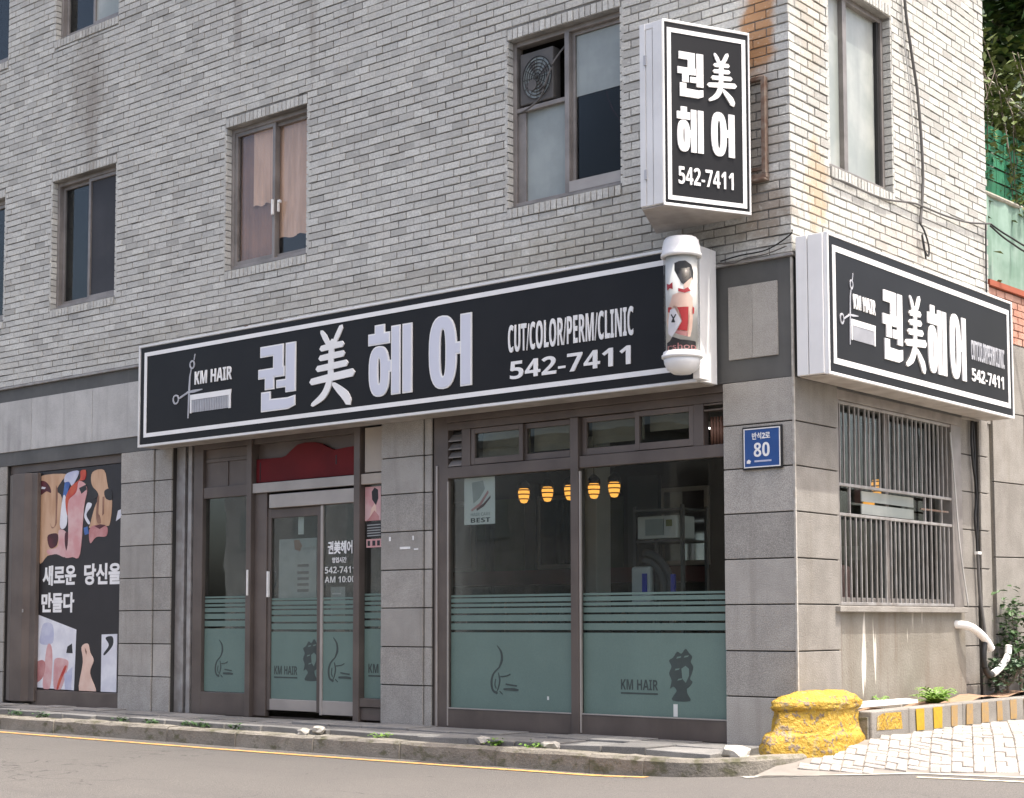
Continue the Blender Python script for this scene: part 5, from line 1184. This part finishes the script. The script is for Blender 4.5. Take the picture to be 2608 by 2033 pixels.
# pendant lamps
ordn = ('leftmost', 'second from left', 'middle', 'fourth from left', 'rightmost')
def pendant(x, y, z, label, grp='pendant lamps hanging in the salon'):
    t = thing('pendant_lamp', label, 'lamp', grp, (x, y, z)); k_ = 1.4
    MB().lathe((x, y), [(0.0, z-0.075*k_), (0.022*k_, z-0.07*k_), (0.036*k_, z-0.04*k_), (0.042*k_, z), (0.040*k_, z+0.02*k_), (0.03*k_, z+0.03*k_)], 14).build('globe', 'lamp_glow', t, smooth=True)
    for k in (-0.045, -0.012, 0.018): MB().lathe((x, y), [((0.036+0.007*(k > -.04))*k_, z+k*k_-0.006), (0.046*k_, z+k*k_), ((0.036+0.007*(k > -.04))*k_, z+k*k_+0.006)], 14).build('cage_ring', 'ink_brown', t)
    MB().lathe((x, y), [(0.046*k_, z+0.03*k_), (0.044*k_, z+0.06*k_), (0.02*k_, z+0.085*k_), (0.008, z+0.095*k_)], 14).build('shade', 'black_plastic', t, smooth=True)
    MB().tube([(x, y, z+0.09*k_), (x, y, 2.859)], 0.004, 5).build('cord', 'black_plastic', t)
    under(t)
for i, x in enumerate((-3.91, -3.61, -3.33, -3.04, -2.80)): pendant(x, 1.5, 2.205, f'{ordn[i]} of the five glowing pendant lamps behind the shop window')
pendant(-0.62, 2.58, 2.17, 'glowing lamp seen high between the bars of the side window'); pendant(-0.85, 2.85, 2.06, 'glowing lamp low at the left of the board in the barred window')
# salon furniture, mostly in shadow
cl = thing('ceiling_light', 'bright rectangular ceiling light seen in the top of the right shop pane', 'light', 'ceiling lights', (-2.1, 1.9, 2.8))
MB().box(-2.3, -2.06, 2.3, 2.5, 2.80, 2.859).build('fitting', 'white_plastic', cl); MB().box(-2.28, -2.08, 2.32, 2.48, 2.79, 2.80).build('diffuser', 'tube_light', cl); under(cl)
st = thing('hair_steamer', 'grey hair steamer with hooped arms and blue lights behind the right shop pane', 'hair steamer', loc=(-2.3, 1.55, 0))
MB().lathe((-2.36, 1.55), [(0.25, 0.0), (0.25, 0.04), (0.04, 0.06), (0.02, 0.1)], 16).build('base', 'black_plastic', st)
MB().tube([(-2.36, 1.55, 0.06), (-2.36, 1.55, 1.9)], 0.02, 8).build('pole', 'cable_grey', st)
for k, rr in enumerate((0.30, 0.24)):
    MB().tube([(-2.46+rr*math.sin(a), 1.5-0.02*k, 1.22+rr*1.15*math.cos(a)) for a in [i*0.16 for i in range(12)]], [0.035]*12, 8).build('hood_arm', 'cable_grey', st, smooth=True)
MB().box(-2.56, -2.34, 1.42, 1.5, 1.08, 1.44).build('control_panel', 'white_plastic', st, bevel=0.03)
MB().box(-2.42, -2.37, 1.405, 1.419, 1.2, 1.37).build('blue_light', 'blue_plastic', st); MB().box(-2.14, -2.10, 1.46, 1.49, 1.18, 1.36).build('blue_light', 'blue_plastic', st); under(st)
mw = thing('towel_warmer', 'white boxy towel warmer on a rack behind the right shop pane', 'appliance', loc=(-2.25, 1.5, 1.7))
MB().box(-2.50, -2.06, 1.45, 1.75, 1.69, 1.90).build('body', 'white_plastic', mw, bevel=0.012); MB().box(-2.40, -2.20, 1.435, 1.449, 1.72, 1.87).build('door', 'frost_green', mw); MB().box(-2.17, -2.11, 1.436, 1.449, 1.80, 1.86).build('label', 'ink_olive', mw); under(mw)
rk = thing('rack', 'dark wheeled rack holding the towel warmer and hair steamer', 'rack', loc=(-2.3, 1.7, 0))
for x in (-2.56, -2.03):
    for y in (1.5, 1.9): MB().box(x-0.015, x+0.015, y-0.015, y+0.015, 0, 2.0).build('post', 'cable_grey', rk)
for z in (0.5, 1.0, 1.66, 1.95): MB().box(-2.57, -2.02, 1.48, 1.92, z, z+0.02).build('shelf', 'cable_grey', rk)
under(rk)
for i, (x, lb) in enumerate(((-4.9, 'dark styling chair facing the mirrors behind the left shop pane'), (-3.5, 'dark styling chair behind the mullion of the shop window'))):
    c_ = thing('styling_chair', lb, 'chair', 'styling chairs in the salon', (x, 2.3, 0))
    MB().lathe((x, 2.3), [(0.28, 0), (0.28, 0.03), (0.05, 0.06), (0.04, 0.42)], 16).build('base', 'galvanised', c_); MB().box(x-0.26, x+0.26, 2.05, 2.55, 0.43, 0.55).build('seat', 'black_plastic', c_, bevel=0.03)
    MB().box(x-0.25, x+0.25, 2.02, 2.10, 0.56, 1.08).build('backrest', 'black_plastic', c_, bevel=0.03)
    for s in (-1, 1): MB().box(x+s*0.30-0.03, x+s*0.30+0.03, 2.08, 2.5, 0.66, 0.71).build('armrest', 'black_plastic', c_, bevel=0.01)
    under(c_)
ct = thing('counter', 'dark red counter shelf running along the back wall of the salon', 'counter', loc=(-4.5, 3.2, 0))
MB().box(-7.2, -3.0, 3.0, 3.44, 1.34, 1.50).build('shelf', 'room_red', ct); MB().box(-7.2, -3.0, 3.1, 3.44, 0.0, 0.85).build('cabinet', 'room_floor', ct); MB().box(-7.2, -3.0, 3.02, 3.44, 0.86, 0.9).build('worktop', 'room_red', ct); under(ct)
bt = random.Random(4)
for i in range(14):
    x = -6.9+i*0.28+bt.uniform(-.08, .08); h_ = bt.uniform(0.12, 0.26)
    o = MB().lathe((x, 3.15), [(0.03, 0.901), (0.032, 0.9+h_*0.7), (0.012, 0.9+h_*0.82), (0.012, 0.9+h_)], 10).build('bottle', bt.choice(('white_plastic', 'cable_grey', 'ink_brown', 'paper_grey')), smooth=True)
    tag(o, 'small toiletry bottle standing on the worktop at the back of the salon', 'bottle', 'bottles on the salon worktop')
for i, (x0, x1, lb) in enumerate(((-6.9, -6.2, 'tall mirror on the back wall behind the door'), (-5.25, -4.55, 'framed mirror behind the left half of the shop window'), (-3.55, -2.95, 'framed mirror on the back wall behind the mullion'))):
    mr = thing('mirror', lb, 'mirror', 'mirrors on the salon wall', ((x0+x1)/2, 3.4, 1.0)); MB().box(x0, x1, 3.36, 3.40, 1.52, 2.35).build('frame', 'aluminium_light', mr, bevel=0.01); MB().box(x0+0.05, x1-0.05, 3.352, 3.359, 1.57, 2.3).build('glass', 'mirror', mr); under(mr)
pl_ = MB().box(-4.05, -3.80, 2.55, 2.80, -0.01, 2.86); tag(pl_.build('column', 'white_plastic', bevel=0.01), 'pale square column standing inside the salon', 'column')
for i, (x, z, w_, h_, m_, lb) in enumerate(((-1.75, 1.92, 0.35, 0.26, 'paper_grey', 'grey framed picture on the wall at the right of the salon'), (-1.3, 2.05, 0.28, 0.22, 'ink_rose', 'rosy picture on the wall at the right of the salon'), (-1.7, 1.5, 0.5, 0.18, 'paper_grey', 'pale notice strip on the wall above the sofa'))):
    pc_ = thing('picture', lb, 'picture', 'pictures on the salon wall', (x, 3.4, z)); MB().box(x, x+w_, 3.40, 3.44, z, z+h_).build('frame', 'cable_grey', pc_); MB().box(x+0.02, x+w_-0.02, 3.39, 3.399, z+0.02, z+h_-0.02).build('print', m_, pc_); under(pc_)
rc = thing('sofa', 'dull red seat in the salon corner beside the corner pier', 'sofa', loc=(-1.0, 1.6, 0))
MB().box(-1.45, -0.6, 1.3, 2.0, 0.12, 0.52).build('seat', 'room_red', rc, bevel=0.04); MB().box(-1.45, -0.6, 1.85, 2.05, 0.5, 1.42).build('backrest', 'ink_rose', rc, bevel=0.05); under(rc)

# ================================================================== cables and pipes on the side wall
def cable(label, pts, r, m, name='cable', cat='cable', mp=SIDE, n=8):
    b = MB(mp); b.tube(smooth_line(pts, 8), r, n); return tag(b.build(name, m, smooth=True), label, cat)
cable('thick black cable running down the sunlit brick beside the side window', [(1.80, 0.03, 9.4), (1.92, 0.03, 7.2), (1.975, 0.03, 6.35), (2.09, 0.03, 5.9), (2.20, 0.03, 5.53), (2.265, 0.03, 4.95), (2.245, 0.03, 4.66), (2.19, 0.03, 4.40)], 0.014, 'cable_grey')
cable('thin pale cable beside the thick black one on the side wall', [(1.86, 0.02, 9.4), (1.93, 0.02, 6.4), (2.06, 0.02, 5.6), (2.12, 0.02, 5.1), (2.17, 0.02, 4.75)], 0.006, 'granite_light')
cable('loop of black cable hanging below the thick cable end', [(2.19, 0.03, 4.40), (2.24, 0.045, 4.34), (2.31, 0.05, 4.22), (2.30, 0.05, 4.13), (2.24, 0.04, 4.18), (2.20, 0.04, 4.3), (2.23, 0.04, 4.24), (2.27, 0.04, 4.10)], 0.008, 'black_plastic')
cable('black wire sagging across the brick under the side window', [(0.65, 0.02, 4.47), (0.85, 0.03, 4.475), (1.2, 0.03, 4.47), (1.56, 0.03, 4.485), (2.0, 0.03, 4.55), (2.19, 0.04, 4.56), (2.71, 0.03, 4.575), (3.2, 0.03, 4.61), (3.68, 0.04, 4.69)], 0.009, 'cable_grey')
cable('upper black wire sloping away from the back corner of the building', [(3.68, 0.04, 4.69), (3.95, 0.12, 4.60), (4.3, 0.3, 4.48), (5.2, 0.9, 4.3), (9, 3.5, 4.6)], 0.009, 'black_plastic')
cable('lower black wire sloping away from the back corner of the building', [(3.68, 0.04, 4.67), (3.95, 0.12, 4.55), (4.3, 0.3, 4.42), (5.2, 0.9, 4.22), (9, 3.5, 4.5)], 0.009, 'black_plastic')
cable('vertical black wire down the back edge of the side wall', [(3.60, 0.03, 4.68), (3.605, 0.02, 4.2), (3.60, 0.02, 3.87)], 0.008, 'black_plastic')
cable('upper wire sagging over the dark fascia at the corner', [(-0.62, 0.035, 3.77), (-0.45, 0.03, 3.79), (-0.2, 0.03, 3.80), (0.0, 0.03, 3.88), (0.03, 0.04, 3.92)], 0.006, 'black_plastic', mp=FRONT)
cable('lower wire lying along the coping at the corner', [(-0.64, 0.035, 3.76), (-0.5, 0.045, 3.735), (-0.38, 0.045, 3.757), (-0.2, 0.04, 3.765), (-0.02, 0.04, 3.80)], 0.006, 'cable_grey', mp=FRONT)
cable('black double cable hanging in the recess right of the barred window', [(3.29, -0.02, 2.77), (3.28, -0.02, 2.55), (3.31, -0.02, 2.35), (3.345, -0.02, 2.2), (3.34, -0.02, 2.0), (3.315, -0.02, 1.85), (3.345, -0.02, 1.68), (3.345, -0.02, 1.55)], 0.013, 'black_plastic')
cable('second black cable twisting round the one beside the barred window', [(3.31, -0.015, 2.77), (3.33, -0.015, 2.5), (3.325, -0.015, 2.35), (3.335, -0.01, 2.15), (3.355, -0.01, 1.98), (3.365, -0.015, 1.84), (3.35, -0.015, 1.68)], 0.010, 'black_plastic')
cable('grey conduit running down the wall from the white clip', [(3.345, -0.015, 1.56), (3.37, -0.015, 1.2), (3.385, 0.0, 1.0), (3.40, 0.02, 0.78)], 0.016, 'cable_grey', 'conduit', 'pipe')
cl_ = MB(SIDE).box(3.31, 3.385, -0.03, 0.005, 1.54, 1.565); tag(cl_.build('pipe_clip', 'pvc_white'), 'small white clip on the black cables right of the barred window', 'clip')
cable('white flexible duct sloping out of the rendered wall', [(2.84, -0.05, 0.90), (2.92, 0.06, 0.885), (3.05, 0.10, 0.83), (3.18, 0.12, 0.75), (3.28, 0.12, 0.675)], [0.036]*33, 'pvc_white', 'duct', 'pipe', n=12)
cable('black pipe curving from the white duct down to the planter', [(3.16, 0.11, 0.74), (3.13, 0.11, 0.62), (3.15, 0.11, 0.51), (3.22, 0.12, 0.44), (3.30, 0.12, 0.45)], [0.03]*33, 'black_plastic', 'pipe', 'pipe', n=12)
cable('white pipe elbow rising into the shrub', [(3.28, 0.13, 0.45), (3.38, 0.13, 0.475), (3.52, 0.13, 0.53), (3.62, 0.13, 0.60), (3.66, 0.13, 0.70)], [0.032]*33, 'pvc_white', 'pipe', 'pipe', n=12)
cable('white stick leaning across the right of the barred window', [(2.80, -0.012, 2.62), (2.86, -0.008, 2.2), (2.94, -0.004, 1.6), (3.08, 0.0, 1.06)], 0.008, 'granite_light', 'stick', 'stick')

# ================================================================== corner block, planter, plants
def lumpy(layers, name, m, jit=0.012, seed=1, sub=1):
    """stack of plan loops, joined, roughened"""
    mb = MB(); n = len(layers[0][1])
    for z, loop in layers:
        for x, y in loop: mb.v.append((x, y, z))
    for k in range(len(layers)-1):
        for j in range(n): mb.f.append((k*n+j, k*n+(j+1) % n, (k+1)*n+(j+1) % n, (k+1)*n+j))
    mb.f.append(tuple(range((len(layers)-1)*n, len(layers)*n))); mb.t = [0]*len(mb.f)
    me = mb.mesh(name); bm = bmesh.new(); bm.from_mesh(me)
    bmesh.ops.triangulate(bm, faces=[f for f in bm.faces if len(f.verts) > 4])
    bmesh.ops.subdivide_edges(bm, edges=bm.edges, cuts=3, use_grid_fill=True)
    rn = random.Random(seed)
    for v in bm.verts: v.co += Vector((rn.uniform(-jit, jit), rn.uniform(-jit, jit), rn.uniform(-jit, jit)*0.6))
    bmesh.ops.smooth_vert(bm, verts=bm.verts, factor=0.35, use_axis_x=True, use_axis_y=True, use_axis_z=True)
    bm.to_mesh(me); bm.free(); return me
base_l = [(-0.06, -0.46), (0.04, -0.52), (0.20, -0.36), (0.36, -0.16), (0.37, 0.15), (0.33, 0.50), (0.08, 0.52), (0.02, 0.05), (-0.10, -0.03)]
ctr = (0.14, 0.0)
def sc(loop, k, dx=0.0, dy=0.0): return [(ctr[0]+(x-ctr[0])*k+dx, ctr[1]+(y-ctr[1])*k+dy) for x, y in loop]
blk = lumpy([(-0.09, sc(base_l, 1.04)), (0.0, sc(base_l, 1.02)), (0.085, sc(base_l, 0.97)), (0.125, sc(base_l, 0.82)), (0.27, sc(base_l, 0.79, 0, .02)), (0.29, sc(base_l, 0.86, 0, .02)), (0.335, sc(base_l, 0.84, 0, 0.03)), (0.375, sc(base_l, 0.68, 0, 0.06)), (0.405, sc(base_l, 0.42, 0.0, 0.09)), (0.41, sc(base_l, 0.2, 0, 0.09))], 'corner_block', 'yellow_paint', 0.014)
tag(link('corner_block', blk, 'yellow_paint', smooth=True), 'lumpy concrete block painted yellow at the foot of the building corner', 'block')
sr = random.Random(8)
for i, (x, y, z, r, lb) in enumerate(((-4.32, -0.86, -0.02, 0.05, 'white lump of rubble on the kerb by the pier right of the door'), (-4.45, -0.92, -0.045, 0.05, 'flat white stone on the kerb beside the white lump'), (-0.12, -0.70, -0.03, 0.09, 'white rubble heap beside the yellow block'), (-2.45, -0.80, -0.03, 0.05, 'pale stone chip on the pavement edge under the shop window'), (-1.75, -0.80, -0.045, 0.06, 'broken pale mortar lump on the pavement edge nearer the corner'))):
    tag(link('rubble_stone', ico((x, y, z), r, 0.28, 2, (1.3, 1, 0.7), i), 'joint_lime'), lb, 'stone')
# planter kerb with worn yellow stripes
pk = struct(MB().plan([(0.27, 0.4), (0.36, 0.4), (0.38, 5.2), (0.29, 5.2)], -0.1, 0.20).build('planter_kerb', 'kerb_concrete'))
ky = [0.42, 1.05, 2.05, 3.05, 4.05, 5.1]
for i, (a, b) in enumerate(zip(ky, ky[1:])):
    o = MB().plan([(0.26, a+0.006), (0.385, a+0.006), (0.39, b-0.006), (0.265, b-0.006)], -0.1, 0.245).build('kerbstone', 'granite_sun_toned', pk, bevel=0.012)
    if i == 0:
        q = MB(SIDE); q.prism([(a+0.08, 0.10), (b-0.12, 0.09), (b-0.14, 0.22), (a+0.2, 0.225), (a+0.09, 0.2)], 0.387, 0.3895); q.build('painted_patch', 'yellow_paint', o)
y = 1.17; k = 0
while y < 4.9:
    w_ = 0.135+0.02*math.sin(k*2.1)
    MB(SIDE).prism([(y, 0.062), (y+w_, 0.062), (y+w_+0.01*math.sin(k), 0.232), (y-0.012*math.cos(k), 0.232)], 0.392, 0.3955).build('painted_stripe', 'yellow_fresh' if k < 2 else 'yellow_worn', pk)
    y += w_+0.175; k += 1
soil = struct(grid([0.0, 0.1, 0.2, 0.28], [0.45+0.2*i for i in range(25)], lambda x, y: 0.215+0.02*math.sin(7*y+5*x)+0.05*max(0, min(1, (y-1.6)/1.5))).build('planter_soil', 'soil', smooth=True))
wb = MB(); wb.v = [(0.06, 0.62, 0.27), (0.22, 0.55, 0.262), (0.24, 1.52, 0.262), (0.10, 1.6, 0.268), (0.06, 0.62, 0.295), (0.22, 0.55, 0.287), (0.24, 1.52, 0.287), (0.10, 1.6, 0.293)]
wb.f = [(0, 3, 2, 1), (4, 5, 6, 7), (0, 1, 5, 4), (1, 2, 6, 5), (2, 3, 7, 6), (3, 0, 4, 7)]; wb.t = [0]*6
tag(wb.build('white_plank', 'white_board'), 'white plank lying in the planter behind the striped kerb', 'plank')
def leaf_cloud(pts, size, seed, flat=0.5):
    """small bent leaves at the given points"""
    rn = random.Random(seed); mb = MB()
    for p in pts:
        d = Vector((rn.uniform(-1, 1), rn.uniform(-1, 1), rn.uniform(-0.6, 0.8)*flat)).normalized()
        s = d.cross(Vector((rn.uniform(-.4, .4), rn.uniform(-.4, .4), 1))).normalized(); l = size*rn.uniform(0.6, 1.4); w = l*rn.uniform(0.28, 0.45)
        p = Vector(p); i = len(mb.v); dn = Vector((0, 0, -l*0.2))
        mb.v += [tuple(p), tuple(p+d*l*0.5+s*w), tuple(p+d*l+dn), tuple(p+d*l*0.5-s*w)]
        mb.f += [(i, i+1, i+2), (i, i+2, i+3)]; mb.t += [0, 0]
    return mb
def fern(name, label, c, n, ln, m, seed, size=0.05):
    rn = random.Random(seed); t = thing(name, label, 'plant', loc=c); lf_ = MB(); stm = MB()
    for i in range(n):
        a = rn.uniform(0, 2*math.pi); l = ln*rn.uniform(0.5, 1.1); up_ = rn.uniform(0.25, 0.9); prev = None; pts = []
        for k in range(9):
            q = k/8; p = Vector(c)+Vector((math.cos(a)*l*q*(1-0.35*up_)*0.55, math.sin(a)*l*q*(1-0.35*up_), l*(up_*q*1.3-0.85*q*q*up_))); pts.append(tuple(p))
        stm.tube(pts, 0.004, 4)
        for k in range(1, 9):
            p = Vector(pts[k]); dr = (p-Vector(pts[k-1])).normalized(); sd = dr.cross(Vector((0, 0, 1))).normalized()
            for s in (-1, 1):
                ll = size*(1.15-0.08*k)*rn.uniform(0.8, 1.2); e_ = p+sd*s*ll+dr*ll*0.5+Vector((0, 0, rn.uniform(-.012, .012))); w = dr*ll*0.22; j = len(lf_.v)
                mid = p+(e_-p)*0.5; lf_.v += [tuple(p), tuple(mid+w), tuple(e_), tuple(mid-w)]; lf_.f += [(j, j+1, j+2), (j, j+2, j+3)]; lf_.t += [0, 0]
    lf_.build('leaves', m, t); stm.build('stems', m, t); under(t); return t
fern('fern', 'bright green feathery plant in the planter behind the striped kerb', (0.19, 1.96, 0.23), 34, 0.34, 'leaf_bright', 1, 0.055)
fern('fern', 'small green sprout against the wall behind the white plank', (0.05, 1.22, 0.25), 9, 0.16, 'leaf_bright', 2, 0.03)
def shrub(name, label, c, r, h, n, m, seed, size=0.06):
    rn = random.Random(seed); t = thing(name, label, 'shrub', loc=c); pts = []; stm = MB()
    stm.tube([c, (c[0], c[1], c[2]+h*0.4)], [0.016, 0.01], 6)
    for i in range(14):
        a = rn.uniform(0, 6.28); e_ = (c[0]+r*0.8*math.cos(a), c[1]+r*0.8*math.sin(a), c[2]+h*rn.uniform(0.35, 0.95)); stm.tube([(c[0], c[1], c[2]+h*0.25), ((c[0]+e_[0])/2, (c[1]+e_[1])/2, c[2]+h*0.45), e_], [0.008, 0.006, 0.003], 4)
        for k in range(n//14):
            pts.append((e_[0]+rn.gauss(0, r*0.3), e_[1]+rn.gauss(0, r*0.3), e_[2]+rn.gauss(0, h*0.12)))
    leaf_cloud(pts, size, seed).build('leaves', m, t); stm.build('stem', 'bark', t); under(t); return t
shrub('shrub', 'low dark leafy shrub in the planter below the white pipe', (0.17, 3.52, 0.24), 0.15, 0.34, 420, 'leaf_pine', 3, 0.05)
shrub('shrub', 'taller shrub with pale leaf tips at the right edge behind the pipe', (0.12, 3.95, 0.24), 0.22, 0.85, 800, 'leaf_dark', 4, 0.065)
shrub('shrub', 'small shrub with reddish soil round it at the right edge of the planter', (0.2, 4.35, 0.24), 0.16, 0.3, 300, 'leaf_dark', 6, 0.05)
wr = random.Random(21)
for i, (x, y) in enumerate(((-9.05, -0.86), (-8.55, -0.87), (-7.2, -0.84), (-6.7, -0.86), (-6.15, -0.85), (-5.95, -0.83), (-5.45, -0.86), (-3.55, -0.86), (-2.28, -0.84), (-1.85, -0.86))):
    pts = [(x+wr.gauss(0, 0.05), y+wr.gauss(0, 0.02), -0.055+abs(wr.gauss(0, 0.02))) for _ in range(50)]
    tag(leaf_cloud(pts, 0.035, i).build('weed', 'leaf_dark' if i < 7 else 'leaf_bright'), 'low weed growing in the joint behind the front kerb', 'weed', 'weeds along the kerb')

# ================================================================== retaining wall, fence and trees behind
rw = thing('retaining_wall', 'stone-faced retaining wall topped with red brick behind the building', 'wall', loc=(0, 5, 0))
MB(SIDE).box(3.72, 9.0, -0.6, -0.03, -0.3, 3.55).build('wall_core', 'joint_dark', rw)
zj = [-0.1, 0.80, 1.525, 2.238, 2.92, 3.60]
for i, (a, b) in enumerate(zip(zj, zj[1:])):
    y = 3.73-(0.3 if i % 2 else 0.0)
    while y < 9:
        y0, y1 = max(y, 3.73), min(y+1.05, 9.0)
        if y1-y0 > 0.1:
            q = MB(SIDE); q.v = [SIDE(s, d, z) for d in (-0.04, -0.004) for s, z in ((y0+.005, a+.005+0.02*(y0-3.7)), (y1-.005, a+.005+0.02*(y1-3.7)), (y1-.005, b-.005+0.02*(y1-3.7)), (y0+.005, b-.005+0.02*(y0-3.7)))]
            q.f = [(4, 5, 6, 7), (0, 1, 5, 4), (1, 2, 6, 5), (2, 3, 7, 6), (3, 0, 4, 7)]; q.t = [0]*5; q.build('stone_slab', 'granite_sun_toned', rw, bevel=0.004)
        y += 1.055
MB(SIDE).box(3.74, 9.0, -0.25, -0.05, 3.55, 4.20).build('brick_backing', 'mortar', rw)
rbm = MB(SIDE).box(-0.095, 0.095, -0.03, 0, -0.03, 0.03).mesh('brick')
for k in range(7):
    for j in range(25):
        o = link('brick', rbm, 'red_brick', rw); yy = 3.85+j*0.205+(0.1 if k % 2 else 0); o.location = (-0.03+random.uniform(-.003, .003), yy, 3.655+k*0.07+0.02*(yy-3.7)); o.rotation_euler = (math.atan(0.02), 0, 0)
cpn = MB(SIDE); cpn.v = [SIDE(s, d, z+0.02*(s-3.7)) for z in (4.12, 4.175) for s, d in ((3.74, -0.3), (9, -0.3), (9, 0.0), (3.74, 0.0))]
cpn.f = [(0, 3, 2, 1), (4, 5, 6, 7), (0, 1, 5, 4), (1, 2, 6, 5), (2, 3, 7, 6), (3, 0, 4, 7)]; cpn.t = [0]*6; cpn.build('coping', 'red_coping', rw)
under(rw)
fn = thing('mesh_fence', 'green sheeted fence standing on the red brick wall behind the building', 'fence', loc=(-0.12, 5, 4.18))
sh_ = MB(SIDE); nn_ = 40; rn = random.Random(2)
for i in range(nn_+1):
    s = 3.76+5.2*i/nn_; off = rn.uniform(-.025, .025)+0.03*math.sin(i*1.7)
    for j, z in enumerate((4.175, 4.45, 4.75, 5.06)): sh_.v.append(SIDE(s, -0.12+off*(1 if 0 < j < 3 else .4)+rn.uniform(-.012, .012), z+0.03*(s-3.7)))
for i in range(nn_):
    for j in range(3): sh_.f.append((i*4+j, (i+1)*4+j, (i+1)*4+j+1, i*4+j+1)); sh_.t.append(0)
sh_.build('sheeting', 'mesh_green', fn, smooth=True)
MB(SIDE).tube([(3.76, -0.12, 5.07), (9, -0.12, 5.23)], 0.025, 8).build('top_rail', 'bark_pale', fn)
for y in (3.8, 5.5, 7.2, 8.9): MB(SIDE).tube([(y, -0.16, 4.17), (y, -0.16, 5.75)], 0.02, 8).build('post', 'galvanised', fn)
nt_ = MB(SIDE)
for i in range(26):
    s = 3.76+0.2*i
    for z in (5.12, 5.26, 5.40, 5.54, 5.68): nt_.quad([(s, -0.17+0.01*math.sin(i+z*9), z+0.03*(s-3.7)), (s+0.19, -0.17+0.01*math.sin(i+1+z*9), z+0.03*(s-3.5)), (s+0.19, -0.17, z+0.125+0.03*(s-3.5)), (s, -0.17, z+0.125+0.03*(s-3.7))])
nt_.build('netting', 'net_green', fn); under(fn)
struct(MB().plan([(-14, 3.75), (-0.3, 3.75), (-0.3, 16), (-14, 16)], -0.3, 4.0).build('terrace', 'ground_earth'))
struct(grid([-30, -20, -12, -8, -5, -2.5, 0, 3], [10, 12, 15, 20, 28], lambda x, y: 4.0+(y-10)*0.75+0.4*math.sin(x+y)).build('hillside', 'leaf_shade', smooth=True))
def tree(label, c, h, rad, n, mats, seed, size, trunk_m='bark'):
    rn = random.Random(seed); t = thing('tree', label, 'tree', 'trees behind the building', c); stm = MB(); ends = []
    tr_ = [(c[0], c[1], c[2]), (c[0]+0.1, c[1]+0.05, c[2]+h*0.3), (c[0]-0.05, c[1]+0.1, c[2]+h*0.65), (c[0]+0.05, c[1], c[2]+h*0.9)]
    stm.tube(smooth_line(tr_, 4), [0.13-0.008*i for i in range(13)], 8)
    for i in range(30):
        q = rn.uniform(0.12, 0.92); p0 = Vector((c[0]+0.05, c[1]+0.05, c[2]+h*q)); a = rn.uniform(0, 6.28); rr = rad*(1-0.45*abs(q-0.45)*1.6)*rn.uniform(0.55, 1.05)
        p2 = p0+Vector((math.cos(a)*rr, math.sin(a)*rr, rn.uniform(-0.1, 0.45)*rr)); p1 = (p0+p2)/2+Vector((0, 0, 0.15*rr))
        stm.tube([tuple(p0), tuple(p1), tuple(p2)], [0.035, 0.022, 0.008], 5); ends.append((p1, p2))
    stm.build('trunk', trunk_m, t)
    for k, m in enumerate(mats):
        pts = []
        for p1, p2 in ends:
            for _ in range(n//len(ends)//len(mats)):
                f_ = rn.uniform(0.1, 1.1); b = p1.lerp(p2, f_); pts.append(tuple(b+Vector((rn.gauss(0, .16), rn.gauss(0, .16), rn.gauss(0, .13)))*rad*0.45))
        leaf_cloud(pts, size, seed*7+k, 0.8).build('crown', m, t)
    under(t); return t
tree('broad dark-leaved tree rising behind the building at the top right', (-1.5, 7.6, 4.0), 5.2, 2.1, 15000, ('leaf_dark', 'leaf_shade', 'leaf_olive'), 5, 0.13)
tree('second dark tree further back behind the building', (-3.6, 9.5, 4.0), 5.5, 2.2, 5000, ('leaf_shade', 'leaf_dark'), 8, 0.15)
vn = thing('climbing_plant', 'sunlit yellow-green climber hanging over the fence behind the building', 'plant', loc=(-0.3, 4.8, 4.2)); pts = []; rn = random.Random(31)
st_ = MB()
for i in range(60):
    y0 = rn.uniform(3.8, 5.1) if i < 34 else rn.uniform(5, 7.5); x0 = rn.uniform(-0.5, -0.15); z0 = rn.uniform(5.1, 7.0); L_ = rn.uniform(0.5, 1.2)
    line = [(x0, y0, z0), (x0+0.1, y0+rn.uniform(-.15, .15), z0-L_*0.4), (x0+0.05, y0+rn.uniform(-.25, .25), z0-L_)]
    st_.tube(line, 0.006, 4)
    for _ in range(70):
        f_ = rn.random(); p = Vector(line[0]).lerp(Vector(line[2]), f_); pts.append((p.x+rn.gauss(0, .09), p.y+rn.gauss(0, .10), p.z+rn.gauss(0, .06)))
leaf_cloud(pts, 0.085, 77, 0.7).build('leaves', 'leaf_olive', vn); st_.build('stems', 'bark', vn)
MB().tube(smooth_line([(-0.7, 4.2, 6.9), (-0.45, 4.5, 6.55), (-0.3, 4.8, 6.35), (-0.1, 5.3, 6.1), (0.1, 5.8, 6.3)], 6), [0.03]*25, 6).build('branch', 'bark_pale', vn)
under(vn)

# ================================================================== houses across the street, behind the camera (they show in the glass)
for k, (x0, x1, y, h, m_, lb) in enumerate(((-40, -20, -27.5, 6.5, 'granite_light', 'pale rendered house across the street, far left in the glass reflections'), (-19, -5, -28, 7.5, 'cream_panel', 'cream house across the street mirrored in the shop windows'), (-4.5, 7, -29, 6.5, 'red_brick', 'red brick house across the street mirrored in the shop windows'), (8, 22, -27, 8, 'granite_light', 'tall grey house across the street to the right'))):
    hs = thing('house', lb, 'house', 'houses across the street', ((x0+x1)/2, y, -0.5))
    MB().box(x0, x1, y-9, y, -0.6, h).build('walls', m_, hs)
    MB().box(x0-0.2, x1+0.2, y-9.2, y+0.2, h, h+0.25).build('roof', 'fascia_dark', hs)
    xx = x0+0.8
    while xx < x1-1.8:
        for z in (0.6, 3.6, 6.6):
            if z+1.5 < h: MB().box(xx, xx+1.5, y, y+0.03, z, z+1.4).build('window', 'paper_grey', hs)
        xx += 2.9
    under(hs)
